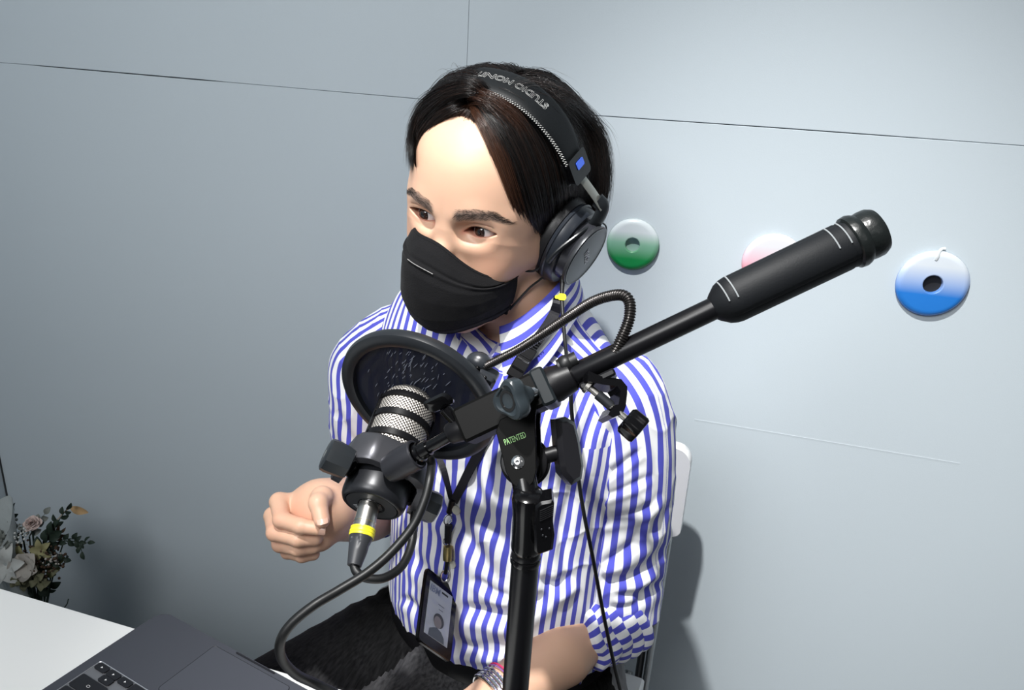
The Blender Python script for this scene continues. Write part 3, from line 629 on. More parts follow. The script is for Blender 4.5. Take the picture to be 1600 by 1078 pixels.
def surface(fn, lo, hi, h, slack=0.006, B=8):
    """surface net of fn = 0 -> vertices, quads"""
    lo = np.asarray(lo, float); nb = np.ceil((np.asarray(hi) - lo) / (h * B)).astype(int)
    I = np.stack(np.meshgrid(*[np.arange(n) for n in nb], indexing='ij'), -1).reshape(-1, 3)
    cen = lo + (I + .5) * B * h; d = np.concatenate([fn(c) for c in np.array_split(cen, max(1, len(cen) // 60000))])
    I = I[np.abs(d) < B * h * .87 + slack]
    lin = np.stack(np.meshgrid(*[np.arange(B + 1)] * 3, indexing='ij'), -1).reshape(-1, 3)
    N = nb * B + 2; key = lambda c: (c[..., 0] * N[1] + c[..., 1]) * N[2] + c[..., 2]
    cells, verts, edges = [], [], []
    for ch in np.array_split(I, max(1, len(I) // 400)):
        if not len(ch): continue
        P = lo + (ch[:, None, :] * B + lin[None]) * h
        v = fn(P.reshape(-1, 3)).reshape(len(ch), B + 1, B + 1, B + 1)
        c8 = np.stack([v[:, o[0]:o[0] + B, o[1]:o[1] + B, o[2]:o[2] + B] for o in _off], -1)
        ins = c8 < 0; act = ins.any(-1) & ~ins.all(-1); w = np.argwhere(act)
        if not len(w): continue
        V = c8[act]; s = np.zeros((len(V), 3)); n = np.zeros(len(V))
        for a, b in _edg:
            m_ = (V[:, a] < 0) != (V[:, b] < 0); t = np.where(m_, V[:, a] / np.where(m_, V[:, a] - V[:, b], 1), 0)
            s += np.where(m_[:, None], _off[a] + t[:, None] * (_off[b] - _off[a]), 0); n += m_
        c = ch[w[:, 0]] * B + w[:, 1:]; cells.append(c); verts.append(lo + (c + s / n[:, None]) * h)
        e = np.stack([(V[:, 0] < 0).astype(int) - (V[:, k] < 0) for k in (4, 2, 1)], 1); edges.append(e)
    c = np.vstack(cells); Vv = np.vstack(verts); E = np.vstack(edges); kk = key(c); o = np.argsort(kk); ks = kk[o]
    def find(q):
        q_ = key(q); i = np.clip(np.searchsorted(ks, q_), 0, len(ks) - 1); return np.where(ks[i] == q_, o[i], -1)
    Q = []
    for ax in range(3):
        m_ = E[:, ax] != 0; cc = c[m_]; s = E[m_, ax]; u = np.eye(3, dtype=int)[(ax + 1) % 3]; v = np.eye(3, dtype=int)[(ax + 2) % 3]
        q = np.stack([find(cc), find(cc - u), find(cc - u - v), find(cc - v)], 1); ok = (q >= 0).all(1); q, s = q[ok], s[ok]
        Q.append(np.where((s > 0)[:, None], q[:, ::-1], q))
    Q = np.vstack(Q)
    for _ in range(2):                                       # pull the vertices onto the surface
        e = h * .3; f0 = fn(Vv); gr_ = np.stack([fn(Vv + e * np.eye(3)[i]) - f0 for i in range(3)], 1) / e
        Vv = Vv - np.clip(f0, -h, h)[:, None] * gr_ / (np.sum(gr_ ** 2, 1)[:, None] + .2)
    return Vv, Q, gr_ / (np.linalg.norm(gr_, axis=1)[:, None] + 1e-9)
class Sines:                                                 # cheap smooth 3-D noise in about -1..1
    def __init__(s, seed, n=14, lo=.6, hi=1.6):
        r = np.random.default_rng(seed); k = r.normal(size=(n, 3)); k /= np.linalg.norm(k, axis=1)[:, None]; s.k = k * r.uniform(lo, hi, (n, 1)); s.p = r.uniform(0, 6.28, n); s.n = n
    def __call__(s, P, sc=1.0): return np.sin(P @ s.k.T * sc + s.p).sum(1) / math.sqrt(s.n) * .9

# ------------------------------------------------------------------ the head's own frame: x to his left, y forward, z up (metres)
HF = MW @ np.array([-.4635, .375, -.803]); HL = MW @ np.array([.877, .322, -.356])
HF = unit(HF); HL = unit(HL - (HL @ HF) * HF); HU = np.cross(HL, HF); HU = HU if HU[2] > 0 else -HU
HR = np.array([HL, HF, HU])                                   # rows
HC = at(706, 350, .712) - HF * .080
def h2w(P): return np.asarray(P, float) @ HR + HC
def w2h(P): return (np.asarray(P, float) - HC) @ HR.T
# ------------------------------------------------------------------ skin
def skin_material():
    m = mat('skin', (.80, .53, .39), .42, spec=.38, sub=.12, bump=(1400, .00006)); nt = m.node_tree; b = nt.nodes['Principled BSDF']
    a = nt.nodes.new('ShaderNodeAttribute'); a.attribute_name = 'tone'; nt.links.new(a.outputs['Color'], b.inputs['Base Color'])
    return m
M['skin'] = skin_material()
SK = np.array([.69, .43, .30])
EYE = [np.array([s * .0320, .0680, 0.0]) for s in (-1, 1)]
def lid_curves(x):                                            # x measured from the nose, metres; returns upper and lower lid height
    t = np.clip((x - .0160) / .0335, 0, 1)
    mid = -.0022 + .0052 * t
    up_ = mid + .0064 * np.sin(np.pi * t ** .80) ** .75
    lo_ = mid - .0040 * np.sin(np.pi * t ** 1.05) ** .85
    return up_, lo_, t
def head_sdf(P):
    x, y, z = P[:, 0], P[:, 1], P[:, 2]; S = P * [1, 1, 1]; S = np.stack([np.abs(x), y, z], 1)
    d = ell(P, (0, -.006, .030), (.0745, .0985, .086))
    d = smin(d, ell(P, (0, .036, .050), (.062, .054, .050)), .03)                       # forehead
    d = smin(d, cone(S, (.012, .040, -.010), (.008, .050, -.078), .050, .030), .035)     # face block
    d = smin(d, cone(S, (.040, .052, -.030), (.055, .026, -.026), .020, .018), .022)     # cheekbone
    d = smin(d, cone(S, (.034, .058, -.048), (.022, .064, -.070), .016, .014), .020)     # cheek
    d = smin(d, chain(S, [(.060, .000, -.040), (.053, .018, -.078), (.016, .070, -.098), (0, .073, -.100)], [.014, .014, .015, .0155], .01), .022)
    d = smin(d, chain(S, [(.006, .0785, .0165), (.024, .0760, .0200), (.046, .0590, .0170), (.055, .046, .006)], [.0085, .0100, .0090, .008], .006), .014)   # brow
    # sockets
    d = smax(d, -ell(S, (.0285, .0905, .0005), (.0175, .0100, .0095)), .013)
    # nose
    nose = chain(P, [(0, .0770, .012), (0, .0840, -.004), (0, .0960, -.026), (0, .1030, -.040)], [.0085, .0070, .0075, .0098], .008)
    nose = smin(nose, ell(S, (.0125, .0900, -.0420), (.0085, .0120, .0080)), .008)
    d = smin(d, nose, .011)
    # mouth
    d = smin(d, ell(S, (.008, .0840, -.0640), (.018, .0075, .0045)), .006); d = smin(d, ell(S, (.004, .0840, -.0720), (.016, .0075, .0050)), .006)
    d = smax(d, -ell(S, (0, .0930, -.0680), (.024, .0040, .0010)), .003)
    # eyelids and the almond opening
    E_ = S - [.0320, .0680, 0]; r = np.linalg.norm(E_, axis=1)
    lid = r - .0132
    d = smin(d, lid, .0075)
    up_, lo_, t = lid_curves(S[:, 0])
    crease = np.abs(S[:, 2] - (up_ + .0032 + .0012 * t)) ; gate = np.clip(np.minimum((S[:, 0] - .0165) / .006, (.0475 - S[:, 0]) / .004), 0, 1) * (S[:, 1] > .05)
    d = d + .0010 * gate * np.exp(-(crease / .00085) ** 2)
    bag = np.abs(S[:, 2] - (lo_ - .0048)); d = d + .00015 * gate * np.exp(-(bag / .0016) ** 2)
    op = np.maximum(S[:, 2] - up_, lo_ - S[:, 2]); op = np.maximum(op, np.abs(S[:, 0] - .0325) - .0167); op = np.maximum(op, .05 - S[:, 1])
    op = np.maximum(op, -(r - .0105))
    d = smax(d, -op, .0007)
    # ears
    ear = ell(S, (.0765, -.012, -.006), (.0075, .017, .029)); ear = smax(ear, -ell(S, (.0860, -.008, -.004), (.0060, .011, .019)), .004)
    d = smin(d, ear, .006)
    # neck
    d = smin(d, cone(P, (0, -.022, -.045), NECKL, .054, .056), .022)
    return d
# torso frame
TB = math.radians(16)
TL = np.array([math.cos(TB), -math.sin(TB), 0]); TF = np.array([-math.sin(TB), -math.cos(TB), 0]); TU = np.array([0, 0, 1.])
TR = np.array([TL, TF, TU])
TO = at(800, 660, .865)                                          # middle of the chest
def t2w(P): return np.asarray(P, float) @ TR + TO
def w2t(P): return (np.asarray(P, float) - TO) @ TR.T
NECKW = t2w((0, -.015, .130)); NECKL = w2h(NECKW)
print('torso', TO, 'neck px', proj(NECKW), 'chin px', proj(h2w((0, .085, -.112))))
SHL, SHR = at(985, 628, .770), at(592, 612, .930)
print('sh', w2t(SHL), w2t(SHR))
def tone_head(Vl):
    S = np.abs(Vl[:, 0]); c = np.tile(SK, (len(Vl), 1))
    ck = np.exp(-((S - .045) / .020) ** 2 - ((Vl[:, 2] + .03) / .022) ** 2) * (Vl[:, 1] > .02); c = c * (1 - ck[:, None] * np.array([.0, .10, .12]))
    lp_ = np.exp(-(S / .022) ** 4 - ((Vl[:, 2] + .068) / .009) ** 2) * (Vl[:, 1] > .07); c = c * (1 - lp_[:, None] * np.array([.2, .45, .4]))
    up_, lo_, t = lid_curves(S); r = np.linalg.norm(np.stack([S, Vl[:, 1], Vl[:, 2]], 1) - [.032, .068, 0], axis=1)
    rim = np.exp(-((Vl[:, 2] - up_) / .0011) ** 2) * (S > .0165) * (S < .052) * (Vl[:, 1] > .055) * (r < .0165); c = c * (1 - rim[:, None] * np.array([.80, .86, .86]))   # lash line
    rim2 = np.exp(-((Vl[:, 2] - lo_) / .0009) ** 2) * (S > .0165) * (S < .047) * (Vl[:, 1] > .055) * (r < .016); c = c * (1 - rim2[:, None] * np.array([.10, .30, .28]))
    inn = np.exp(-((S - .0165) / .003) ** 2 - ((Vl[:, 2] + .002) / .003) ** 2) * (Vl[:, 1] > .05); c = c * (1 - inn[:, None] * np.array([.05, .35, .35]))
    bx = np.interp(S, BRX, BRZ); bw = np.interp(S, BRX, BRW)
    br_ = np.clip(1.15 - ((Vl[:, 2] - bx) / bw) ** 2, 0, 1) * (S > .009) * (S < .058) * (Vl[:, 1] > .03) * np.clip((S - .009) / .006, 0, 1) * np.clip((.0585 - S) / .010, 0, 1)
    c = c * (1 - br_[:, None] * np.array([.62, .58, .52]))
    return c
BRX = [.008, .016, .030, .044, .056]; BRZ = [.0140, .0165, .0205, .0215, .0150]; BRW = [.0055, .0066, .0062, .0048, .0024]
PARTS = []                                                       # (verts world, quads, tone)
V, Q, Nn = surface(head_sdf, (-.10, -.12, -.20), (.10, .13, .13), .00105)
PARTS.append((h2w(V), Q, tone_head(V)))
print('head verts', len(V))
# ------------------------------------------------------------------ eyes, brows, hair (children of the person)
PERSON = empty('person', (float(TO[0]), float(TO[1]) , 0.0), 'seated person in a blue striped shirt and dark trousers, one hand raised', 'person')
def eye_material():
    m = mat('eyeball', (.8, .8, .8), .08, spec=.6, coat=.6); nt = m.node_tree; b = nt.nodes['Principled BSDF']
    a = nt.nodes.new('ShaderNodeAttribute'); a.attribute_name = 'er'; cr = nt.nodes.new('ShaderNodeValToRGB'); nt.links.new(a.outputs['Fac'], cr.inputs[0])
    e = cr.color_ramp.elements; e[0].position = 0; e[0].color = (.004, .003, .003, 1); e[1].position = 1; e[1].color = (.70, .62, .60, 1)
    for p, c in ((.20, (.003, .002, .002)), (.23, (.035, .013, .008)), (.43, (.020, .008, .006)), (.48, (.008, .004, .004)), (.52, (.66, .62, .62)), (.75, (.76, .71, .70))): k = e.new(p); k.color = (*c, 1)
    nt.links.new(cr.outputs[0], b.inputs['Base Color']); return m
EM = eye_material()
gz = unit(h2w((-.20, .95, -.04)) - HC)
for s in (-1, 1):
    c = h2w((s * .0320, .0680, 0)); pr = []; er = []
    for a in np.concatenate([np.linspace(.001, 1.2, 60), np.linspace(1.3, 3.14, 14)]):
        r = .0121 + .0009 * max(0, 1 - (a / .50) ** 2) ** 1.0; pr.append((r * math.cos(a), r * math.sin(a))); er.append(min(1, a / 1.15))
    G().lathe(pr, c, gz, 40, cap=False).obj('eyeball', EM, PERSON, smooth='all', attrs={'er': np.repeat(er, 40)})
SKC, SKR = np.array([0, -.006, .030]), np.array([.0745, .0985, .086])
def on_skull(px, py, e):                                        # a pixel's ray meets the skull inflated by e mm -> head frame
    R_ = SKR + e / 1000; o = w2h(CAMP); d_ = w2h(at(px, py, 1.0)) - o
    o = (o - SKC) / R_; d_ = d_ / R_; a = d_ @ d_; b = o @ d_; c = o @ o - 1; q = b * b - a * c
    t = (-b - math.sqrt(q)) / a if q > 0 else -b / a
    p = o + d_ * t; return SKC + p * R_
def strands(g, guides, n, r0, jit, rs, seed_amp=.0016, k=14, lift=(0, .004), tcut=(.75, 1.0), tone=None, flare=0):
    """thin tapered strands between neighbouring guides (head frame)"""
    Gd = np.array([spline(x, 24) for x in guides]); ng = len(guides); tones = []
    nz = Sines(int(rs.integers(1e6)), 10, .5, 1.5)
    for _ in range(n):
        s = rs.uniform(0, ng - 1.001); i = int(s); u = s - i
        P = Gd[i] * (1 - u) + Gd[i + 1] * u
        t1 = rs.uniform(*tcut) ; t0 = rs.uniform(0, .10) if rs.random() < .7 else rs.uniform(0, .45)
        tt = np.linspace(t0, t1, k); idx = tt * 23; j = np.clip(idx.astype(int), 0, 22); f_ = (idx - j)[:, None]; Q = P[j] * (1 - f_) + P[j + 1] * f_
        out = Q - SKC; out /= np.linalg.norm(out, axis=1)[:, None]
        lf = rs.uniform(*lift); cl = np.array([nz(np.array([[s * 9 + 3 * q_, s * 4, tt[k // 2] * 2]]), 1.0)[0] for q_ in (0, 7, 13)])
        wob = np.sin(tt * 3.1 * rs.uniform(.8, 1.3) + rs.uniform(0, 6))[:, None] * rs.normal(size=3) * jit
        Q = Q + out * (lf * np.sin(np.clip(tt * 3.0, 0, np.pi)) ** .5)[:, None] + wob + cl * seed_amp * tt[:, None] + rs.normal(size=3) * .0006
        if flare: Q = Q + out * (flare * rs.random() ** 3 * tt ** 2)[:, None]
        rad = r0 * np.clip(np.minimum(1, (1.02 - np.linspace(0, 1, k)) * 3), .12, 1) * rs.uniform(.7, 1.2)
        b = g.n; g.tube(h2w(Q), rad, 3, cap=False); tones.append(np.full(g.n - b, (tone(s) if tone else 0) + rs.uniform(-.15, .15)))
    return np.concatenate(tones)
def cap_surface(g, guides, off=-.0035):
    Gd = np.array([spline(x, 22) for x in guides]); Gd = np.array([spline(Gd[:, j], 5 * len(guides)) for j in range(22)]).transpose(1, 0, 2)
    out = Gd - SKC; out /= np.linalg.norm(out, axis=2)[..., None]; A = Gd + out * off; B_ = Gd + out * (off - .006)
    g.grid(h2w(A)); 
def hair_material():
    m = mat('black_hair', (.010, .0075, .0070), .30, spec=.55); nt = m.node_tree; b = nt.nodes['Principled BSDF']
    a = nt.nodes.new('ShaderNodeAttribute'); a.attribute_name = 'ht'; cr = nt.nodes.new('ShaderNodeValToRGB'); nt.links.new(a.outputs['Fac'], cr.inputs[0])
    e = cr.color_ramp.elements; e[0].position = .1; e[0].color = (.0050, .0042, .0042, 1); e[1].position = 1; e[1].color = (.10, .038, .018, 1); nt.links.new(cr.outputs[0], b.inputs['Base Color'])  # brown end stands for light caught by the front strands, put into the colour
    return m
M['hair'] = hair_material()
def G_(pts): return [on_skull(*p) for p in pts]
RC = [G_(x) for x in (
 [(733, 168, 8), (742, 180, 13), (757, 212, 12), (772, 250, 9), (788, 290, 7), (803, 327, 5), (822, 358, 4), (836, 386, 4), (836, 418, 3)],
 [(735, 160, 9), (752, 173, 16), (777, 206, 15), (800, 250, 12), (816, 300, 9), (830, 350, 6), (841, 384, 5), (843, 412, 4), (843, 434, 3)],
 [(739, 154, 10), (765, 165, 18), (800, 195, 17), (826, 245, 13), (842, 300, 10), (850, 350, 7), (854, 395, 5), (856, 425, 3)],
 [(745, 148, 10), (780, 156, 15), (822, 185, 14), (855, 235, 12), (869, 295, 11), (874, 350, 8), (872, 400, 6)],
 [(753, 142, 10), (795, 147, 13), (845, 172, 13), (885, 220, 12), (900, 285, 12), (900, 340, 9), (893, 385, 7)],
 [(766, 137, 10), (812, 138, 13), (868, 163, 14), (912, 210, 14), (927, 270, 14), (926, 325, 11), (914, 375, 9)],
 [(792, 134, 13), (840, 136, 18), (893, 160, 19), (934, 208, 19), (947, 265, 20), (944, 315, 18), (930, 362, 14)])]
LC = [G_(x) for x in (
 [(729, 169, 8), (714, 174, 13), (698, 183, 11), (683, 196, 8), (669, 214, 5), (660, 238, 3), (654, 266, 2)],
 [(732, 160, 9), (712, 160, 16), (690, 169, 15), (672, 185, 12), (659, 210, 9), (652, 240, 7), (649, 275, 5)],
 [(735, 153, 10), (714, 148, 17), (688, 153, 17), (666, 171, 15), (653, 199, 13), (647, 230, 11), (646, 265, 9)],
 [(740, 147, 11), (724, 140, 18), (697, 144, 18), (670, 160, 18), (650, 190, 18), (643, 224, 17), (644, 258, 15)])]
def loc(*pts): return [np.array(p) / 1000. for p in pts]
FC = [G_(x) for x in ([(731, 166, 8), (716, 172, 12), (700, 182, 9), (688, 196, 5)], [(732, 164, 8), (724, 171, 11), (711, 181, 8), (702, 193, 3)], [(733, 164, 8), (731, 173, 10), (723, 184, 7), (716, 192, 2)],
 [(734, 164, 8), (738, 176, 10), (736, 188, 7), (732, 196, 2)], [(735, 164, 8), (744, 178, 10), (747, 195, 7), (750, 210, 3)], [(735, 163, 8), (748, 180, 12), (758, 203, 10), (766, 232, 5)])]
LC.append(loc((5, 40, 126), (-25, 36, 130), (-58, 26, 112), (-82, 14, 78), (-90, 4, 40), (-88, 0, 10), (-82, 0, -14)))
LC.append(loc((4, 5, 132), (-25, 0, 134), (-60, -8, 114), (-85, -16, 78), (-93, -24, 38), (-88, -30, 5), (-80, -32, -25)))
# crown and back of the head
BK = [LC[-1],
 loc((0, -25, 132), (-22, -45, 130), (-50, -66, 106), (-70, -78, 68), (-76, -84, 28), (-70, -84, -8), (-58, -76, -42)),
 loc((0, -30, 132), (-8, -62, 126), (-20, -92, 98), (-30, -110, 60), (-32, -114, 20), (-28, -106, -15), (-22, -88, -52)),
 loc((0, -30, 132), (8, -62, 126), (20, -92, 98), (30, -110, 60), (32, -114, 20), (28, -106, -15), (22, -88, -52)),
 loc((3, -28, 132), (24, -50, 129), (50, -72, 105), (68, -88, 66), (73, -94, 24), (67, -92, -12), (56, -80, -44)), RC[-1]]
rs = np.random.default_rng(11)
g = G(); 
for gd in (RC, LC, BK): cap_surface(g, gd)
cap_surface(g, [[p for p in x[:3]] for x in FC])
# close the top between the curtains
topl = [[RC[i][0], (RC[i][0] + LC[min(i, 5)][0]) / 2, LC[min(i, 5)][0]] for i in range(7)]
g.grid(h2w(np.array([[p * .985 for p in r_] for r_ in topl])))
g.grid(h2w(np.array([[a_[0], b_[0]] for a_, b_ in zip([RC[-1], BK[4], BK[3]], [LC[-1], BK[1], BK[2]])])))
capn = g.n; hair_base = g.obj('hair_base', mat('hair_backing', (.004, .003, .003), .95, spec=.0), PERSON, smooth='all', attrs={'ht': np.full(capn, .05)})  # matte black backing beneath the strands
g = G(); ts = []
ts.append(strands(g, RC, 5200, .00020, .0012, rs, tone=lambda s: max(0, .60 - s * .60) if s < 1 else .05))
ts.append(strands(g, RC[:2], 350, .00017, .0016, rs, tone=lambda s: .6, tcut=(.6, 1.05), lift=(-.001, .003)))
ts.append(strands(g, FC, 900, .00016, .0010, rs, tone=lambda s: .35, lift=(-.001, .002), tcut=(.6, 1.02)))
ts.append(strands(g, LC, 3200, .00020, .0014, rs, tone=lambda s: .1, flare=.006))
ts.append(strands(g, BK, 2600, .00020, .0014, rs, tone=lambda s: .05, flare=.008, tcut=(.8, 1.0)))
ts.append(strands(g, RC[3:], 500, .00013, .0030, rs, tone=lambda s: .1, lift=(.003, .010), tcut=(.3, .8), seed_amp=.004))
OVG = [G_(x) for x in ([(758, 158, 18), (740, 146, 25), (716, 148, 24), (690, 162, 20), (668, 186, 14), (655, 215, 10)], [(756, 150, 20), (738, 137, 28), (712, 138, 27), (686, 151, 23), (662, 174, 18), (648, 206, 13)], [(764, 144, 20), (746, 130, 29), (722, 128, 29), (696, 137, 27), (668, 158, 22), (650, 185, 17)])]
ts.append(strands(g, OVG, 1500, .00019, .0022, rs, tone=lambda s: .12, lift=(-.002, .002), seed_amp=.004, tcut=(.55, 1.0), flare=.010))
OVR = [G_(x) for x in ([(736, 160, 12), (752, 160, 21), (775, 178, 20), (798, 205, 17), (815, 240, 14)], [(737, 152, 14), (758, 150, 24), (785, 163, 23), (815, 190, 19), (838, 226, 15)])]
ts.append(strands(g, OVR, 900, .00018, .0030, rs, tone=lambda s: .35, lift=(-.001, .003), seed_amp=.005, tcut=(.4, 1.0)))
FLY = [G_(x) for x in ([(800, 140, 20), (840, 130, 32), (880, 140, 38), (915, 165, 36)], [(740, 160, 14), (728, 130, 30), (710, 122, 38), (690, 130, 40)], [(860, 150, 20), (905, 165, 30), (940, 200, 34), (958, 240, 34)])]
for a__ in range(3): ts.append(strands(g, [FLY[a__], FLY[a__] + np.random.default_rng(a__).normal(size=(4, 3)) * .006], 45, .00009, .0050, rs, tone=lambda s: .1, lift=(-.004, .004), seed_amp=.008, tcut=(.4, 1.0)))
g.obj('hair', M['hair'], PERSON, smooth='all', attrs={'ht': np.concatenate(ts)})
# brows and lashes
def head_point(x, z, y0=.13):                                   # front surface of the head at (x, z)
    ys = np.linspace(y0, .03, 160); P = np.stack([np.full(160, x), ys, np.full(160, z)], 1); d_ = head_sdf(P); i = int(np.argmax(d_ < 0)); return np.array([x, ys[i] + (d_[i] if i else 0), z])
for s in (-1, 1):
    g = G()
    for _ in range(900):
        u = rs.uniform(0, 1) ** .9; x = .0095 + .0480 * u; zc = np.interp(x, BRX, BRZ); w_ = np.interp(x, BRX, BRW) * 1.15
        z = zc + rs.uniform(-1, 1) * w_ * .95; p = head_point(s * x, z); lean = np.interp(u, [0, .25, 1], [.9, .35, -.15])
        dv = unit((s * 1.0, -.35 * u, lean + .5 * (z < zc) - .35 * (z > zc))); q = p + dv * rs.uniform(.0045, .0075) + np.array([0, .0004, 0]); q[1] = head_point(q[0], q[2])[1] + .0004
        g.tube(h2w([p + [0, -.0002, 0], (p + q) / 2 + [0, .0006, 0], q]), [.00008, .00007, .00003], 3, cap=False)
    g.obj('eyebrow', mat('brow_hair', (.030, .020, .016), .6), PERSON, smooth='all')
    g = G()
    for k in range(60):
        t = (k + rs.random()) / 60; x = .0170 + .0290 * t; up_, lo_, _t = lid_curves(np.array([x])); z = float(up_[0]) - .0002
        yy = .0680 + math.sqrt(max(1e-6, .0137 ** 2 - (x - .032) ** 2 - z * z)); p = np.array([s * x, yy, z]); L_ = .0050 + .002 * t
        g.tube(h2w([p, p + np.array([s * .0006 * (t * 3 - .8), .55 * L_, -.10 * L_]), p + np.array([s * .0014 * (t * 3 - .8), L_, .15 * L_])]), [.00013, .0001, .00003], 3, cap=False)
    for k in range(36):
        t = (k + rs.random()) / 36; x = .0220 + .0230 * t; up_, lo_, _t = lid_curves(np.array([x])); z = float(lo_[0])
        yy = .0680 + math.sqrt(max(1e-6, .0136 ** 2 - (x - .032) ** 2 - z * z)); p = np.array([s * x, yy, z])
        g.tube(h2w([p, p + np.array([s * .0003, .0020, -.0012])]), [.00007, .00003], 3, cap=False)
    g.obj('eyelashes', mat('lashes', (.006, .005, .005), .5), PERSON, smooth='all')

# ------------------------------------------------------------------ mask
mk = empty('face_mask', h2w((0, .09, -.07)), 'black boat-shaped cloth mask covering the nose and mouth', 'face mask')
vr = [0, .10, .20, .32, .50, .70, .86, 1.0]
YF = [.1020, .1120, .1190, .1245, .1255, .1230, .1130, .0900]; ZF = [-.0130, -.0220, -.0320, -.0440, -.0640, -.0860, -.1020, -.1150]
WW = [.0630, .0640, .0650, .0655, .0665, .0670, .0655, .0620]; YS = [.0400, .0400, .0400, .0405, .0415, .0430, .0450, .0460]; ZS = [-.0430, -.0455, -.0480, -.0520, -.0590, -.0700, -.0800, -.0880]
EX = [1.0, .9, .8, .72, .70, .72, .8, .95]
mn = Sines(21, 18, .5, 2.0); nu, nv = 121, 91; A = np.zeros((nv, nu, 3))
for j, v in enumerate(np.linspace(0, 1, nv)):
    I_ = lambda a: np.interp(v, vr, a)
    for i, u in enumerate(np.linspace(-1, 1, nu)):
        ph = u * np.pi / 2; sx_, cx2 = abs(math.sin(ph)), abs(math.cos(ph))
        x = I_(WW) * math.copysign(sx_ ** .95, u) * (np.interp(v, [0, .25, .5, 1], [.86, .80, .75, .78]) if u < 0 else .895); y = I_(YS) + (I_(YF) - I_(YS)) * cx2 ** I_(EX); z = I_(ZF) + (I_(ZS) - I_(ZF)) * sx_ ** 1.5 + (1 - v) ** 1.5 * ((.020 * sx_ + .014 * sx_ ** 4 if u < 0 else -.007 * sx_ * cx2 * 2))
        A[j, i] = (x, y, z)
nrm_ = np.cross(np.gradient(A, axis=1), np.gradient(A, axis=0)); nrm_ /= np.linalg.norm(nrm_, axis=2)[..., None] + 1e-9
if nrm_[nv // 2, nu // 2, 1] < 0: nrm_ = -nrm_
vv, uu = np.meshgrid(np.linspace(0, 1, nv), np.linspace(-1, 1, nu), indexing='ij')
disp = .0008 * mn(A.reshape(-1, 3) * [1, 1, 2.2], 62).reshape(nv, nu) * np.clip(vv * 5, 0, 1) + .00025 * mn(A.reshape(-1, 3), 260).reshape(nv, nu)
fold1 = .20 + .0 * uu; disp += -.0022 * np.exp(-((vv - fold1) / .014) ** 2) * (np.abs(uu) < .95) + .0016 * np.exp(-((vv - fold1 - .03) / .02) ** 2)
disp += -.0018 * np.exp(-((vv - .86) / .016) ** 2)
A = A + nrm_ * disp[..., None]
outer = A; inner = A - nrm_ * .0012; 
g = G(); g.grid(h2w(outer)); g.grid(h2w(inner[:, ::-1]))
def rimstrip(g, a, b): g.grid(h2w(np.stack([a, b], 1)))
rimstrip(g, outer[0], inner[0]); rimstrip(g, outer[-1], inner[-1]); rimstrip(g, outer[:, 0], inner[:, 0]); rimstrip(g, outer[:, -1], inner[:, -1])
M['mask'] = mat('black_nonwoven', (.0065, .0065, .0075), .85, spec=.14, bump=(700, .0006, (1, 1, 2.5)), sheen=.04)
g.obj('mask_shell', M['mask'], mk, smooth='all')
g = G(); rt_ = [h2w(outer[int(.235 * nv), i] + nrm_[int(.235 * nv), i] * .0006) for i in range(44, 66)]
g.tube(rt_, [(.0002, .0006)] * len(rt_), 5); g.obj('nose_wire_shine', mat('crease_shine', (.30, .30, .30), .25, spec=.8), mk)  # pale strip paints the sheen along the nose wire fold
for j0 in (2, nv - 3): G().tube([h2w(outer[j0, i] + nrm_[j0, i] * .0001) for i in range(2, nu - 2)], .00035, 5).obj('hem_seam', M['mask'], mk)
for s in (-1, 1):
    i = nu - 2 if s > 0 else 1
    p0, p1 = outer[3, i], outer[-4, i]
    def push(p, off):
        p = np.array(p, float)
        for _ in range(6):
            q_ = np.stack([p, p + [1e-3, 0, 0], p + [0, 1e-3, 0], p + [0, 0, 1e-3]]); f_ = head_sdf(q_); gr_ = (f_[1:] - f_[0]) / 1e-3; p = p + gr_ * (off - f_[0]) / (gr_ @ gr_ + .05)
        return p
    for a0, ctl in ((p0, ((.064, .026, -.034), (.070, .010, -.018), (.074, -.004, .004))), (p1, ((.064, .026, -.066), (.068, .010, -.052), (.074, -.006, -.030)))):
        G().tube(h2w(spline([a0 - [0, .003, 0]] + [push((s * c_[0], c_[1], c_[2]), .0028) for c_ in ctl], 30)), .0012, 8).obj('ear_loop', M['rubber'], mk)
    for p in (p0, p1): G().box(h2w(p - [s * .004, -.003, 0]), HL, HU, HF, .010, .007, .003, .0008).obj('loop_tab', M['mask'], mk)

# ------------------------------------------------------------------ headphones
hp = empty('headphones', h2w((0, -.01, .13)), 'black over-ear headphones with blue marks and stitched headband', 'headphones')
tau = math.radians(20); HO = np.array([0, -.015, -.010]); eu = np.array([0, math.sin(tau), math.cos(tau)]); ew = np.array([0, -math.cos(tau), math.sin(tau)])
def arc(a, off=0):                                              # a: 0 at the top, +-90 level with the ears (towards his left is +)
    r = math.radians(a); c, s = math.cos(r), math.sin(r); e = .86
    w_, h_ = (.1010 if a > 0 else .0900) + off, .1475 + off
    p = np.array([1, 0, 0.]) * w_ * math.copysign(abs(s) ** e, s) + eu * (h_ * abs(c) ** e); return HO + p
def arcn(a): t = arc(a + .5) - arc(a - .5); n_ = np.cross(t, ew); n_ = n_ / np.linalg.norm(n_); return n_ if n_ @ (arc(a) - HO) > 0 else -n_
g = G(); rows_ = []
for a in np.linspace(-58, 58, 90):
    w_ = .0205 * (1 - .25 * (abs(a) / 58) ** 4); th_ = .0048 * (1 - .5 * (abs(a) / 58) ** 6); c = arc(a); n_ = arcn(a); r_ = []
    for q in np.linspace(0, 2 * np.pi, 28, endpoint=False):
        cx2, sy2 = math.cos(q), math.sin(q); r_.append(c + ew * w_ * math.copysign(abs(cx2) ** .55, cx2) + n_ * (th_ * math.copysign(abs(sy2) ** .75, sy2) - .001 * 0))
    rows_.append(r_)
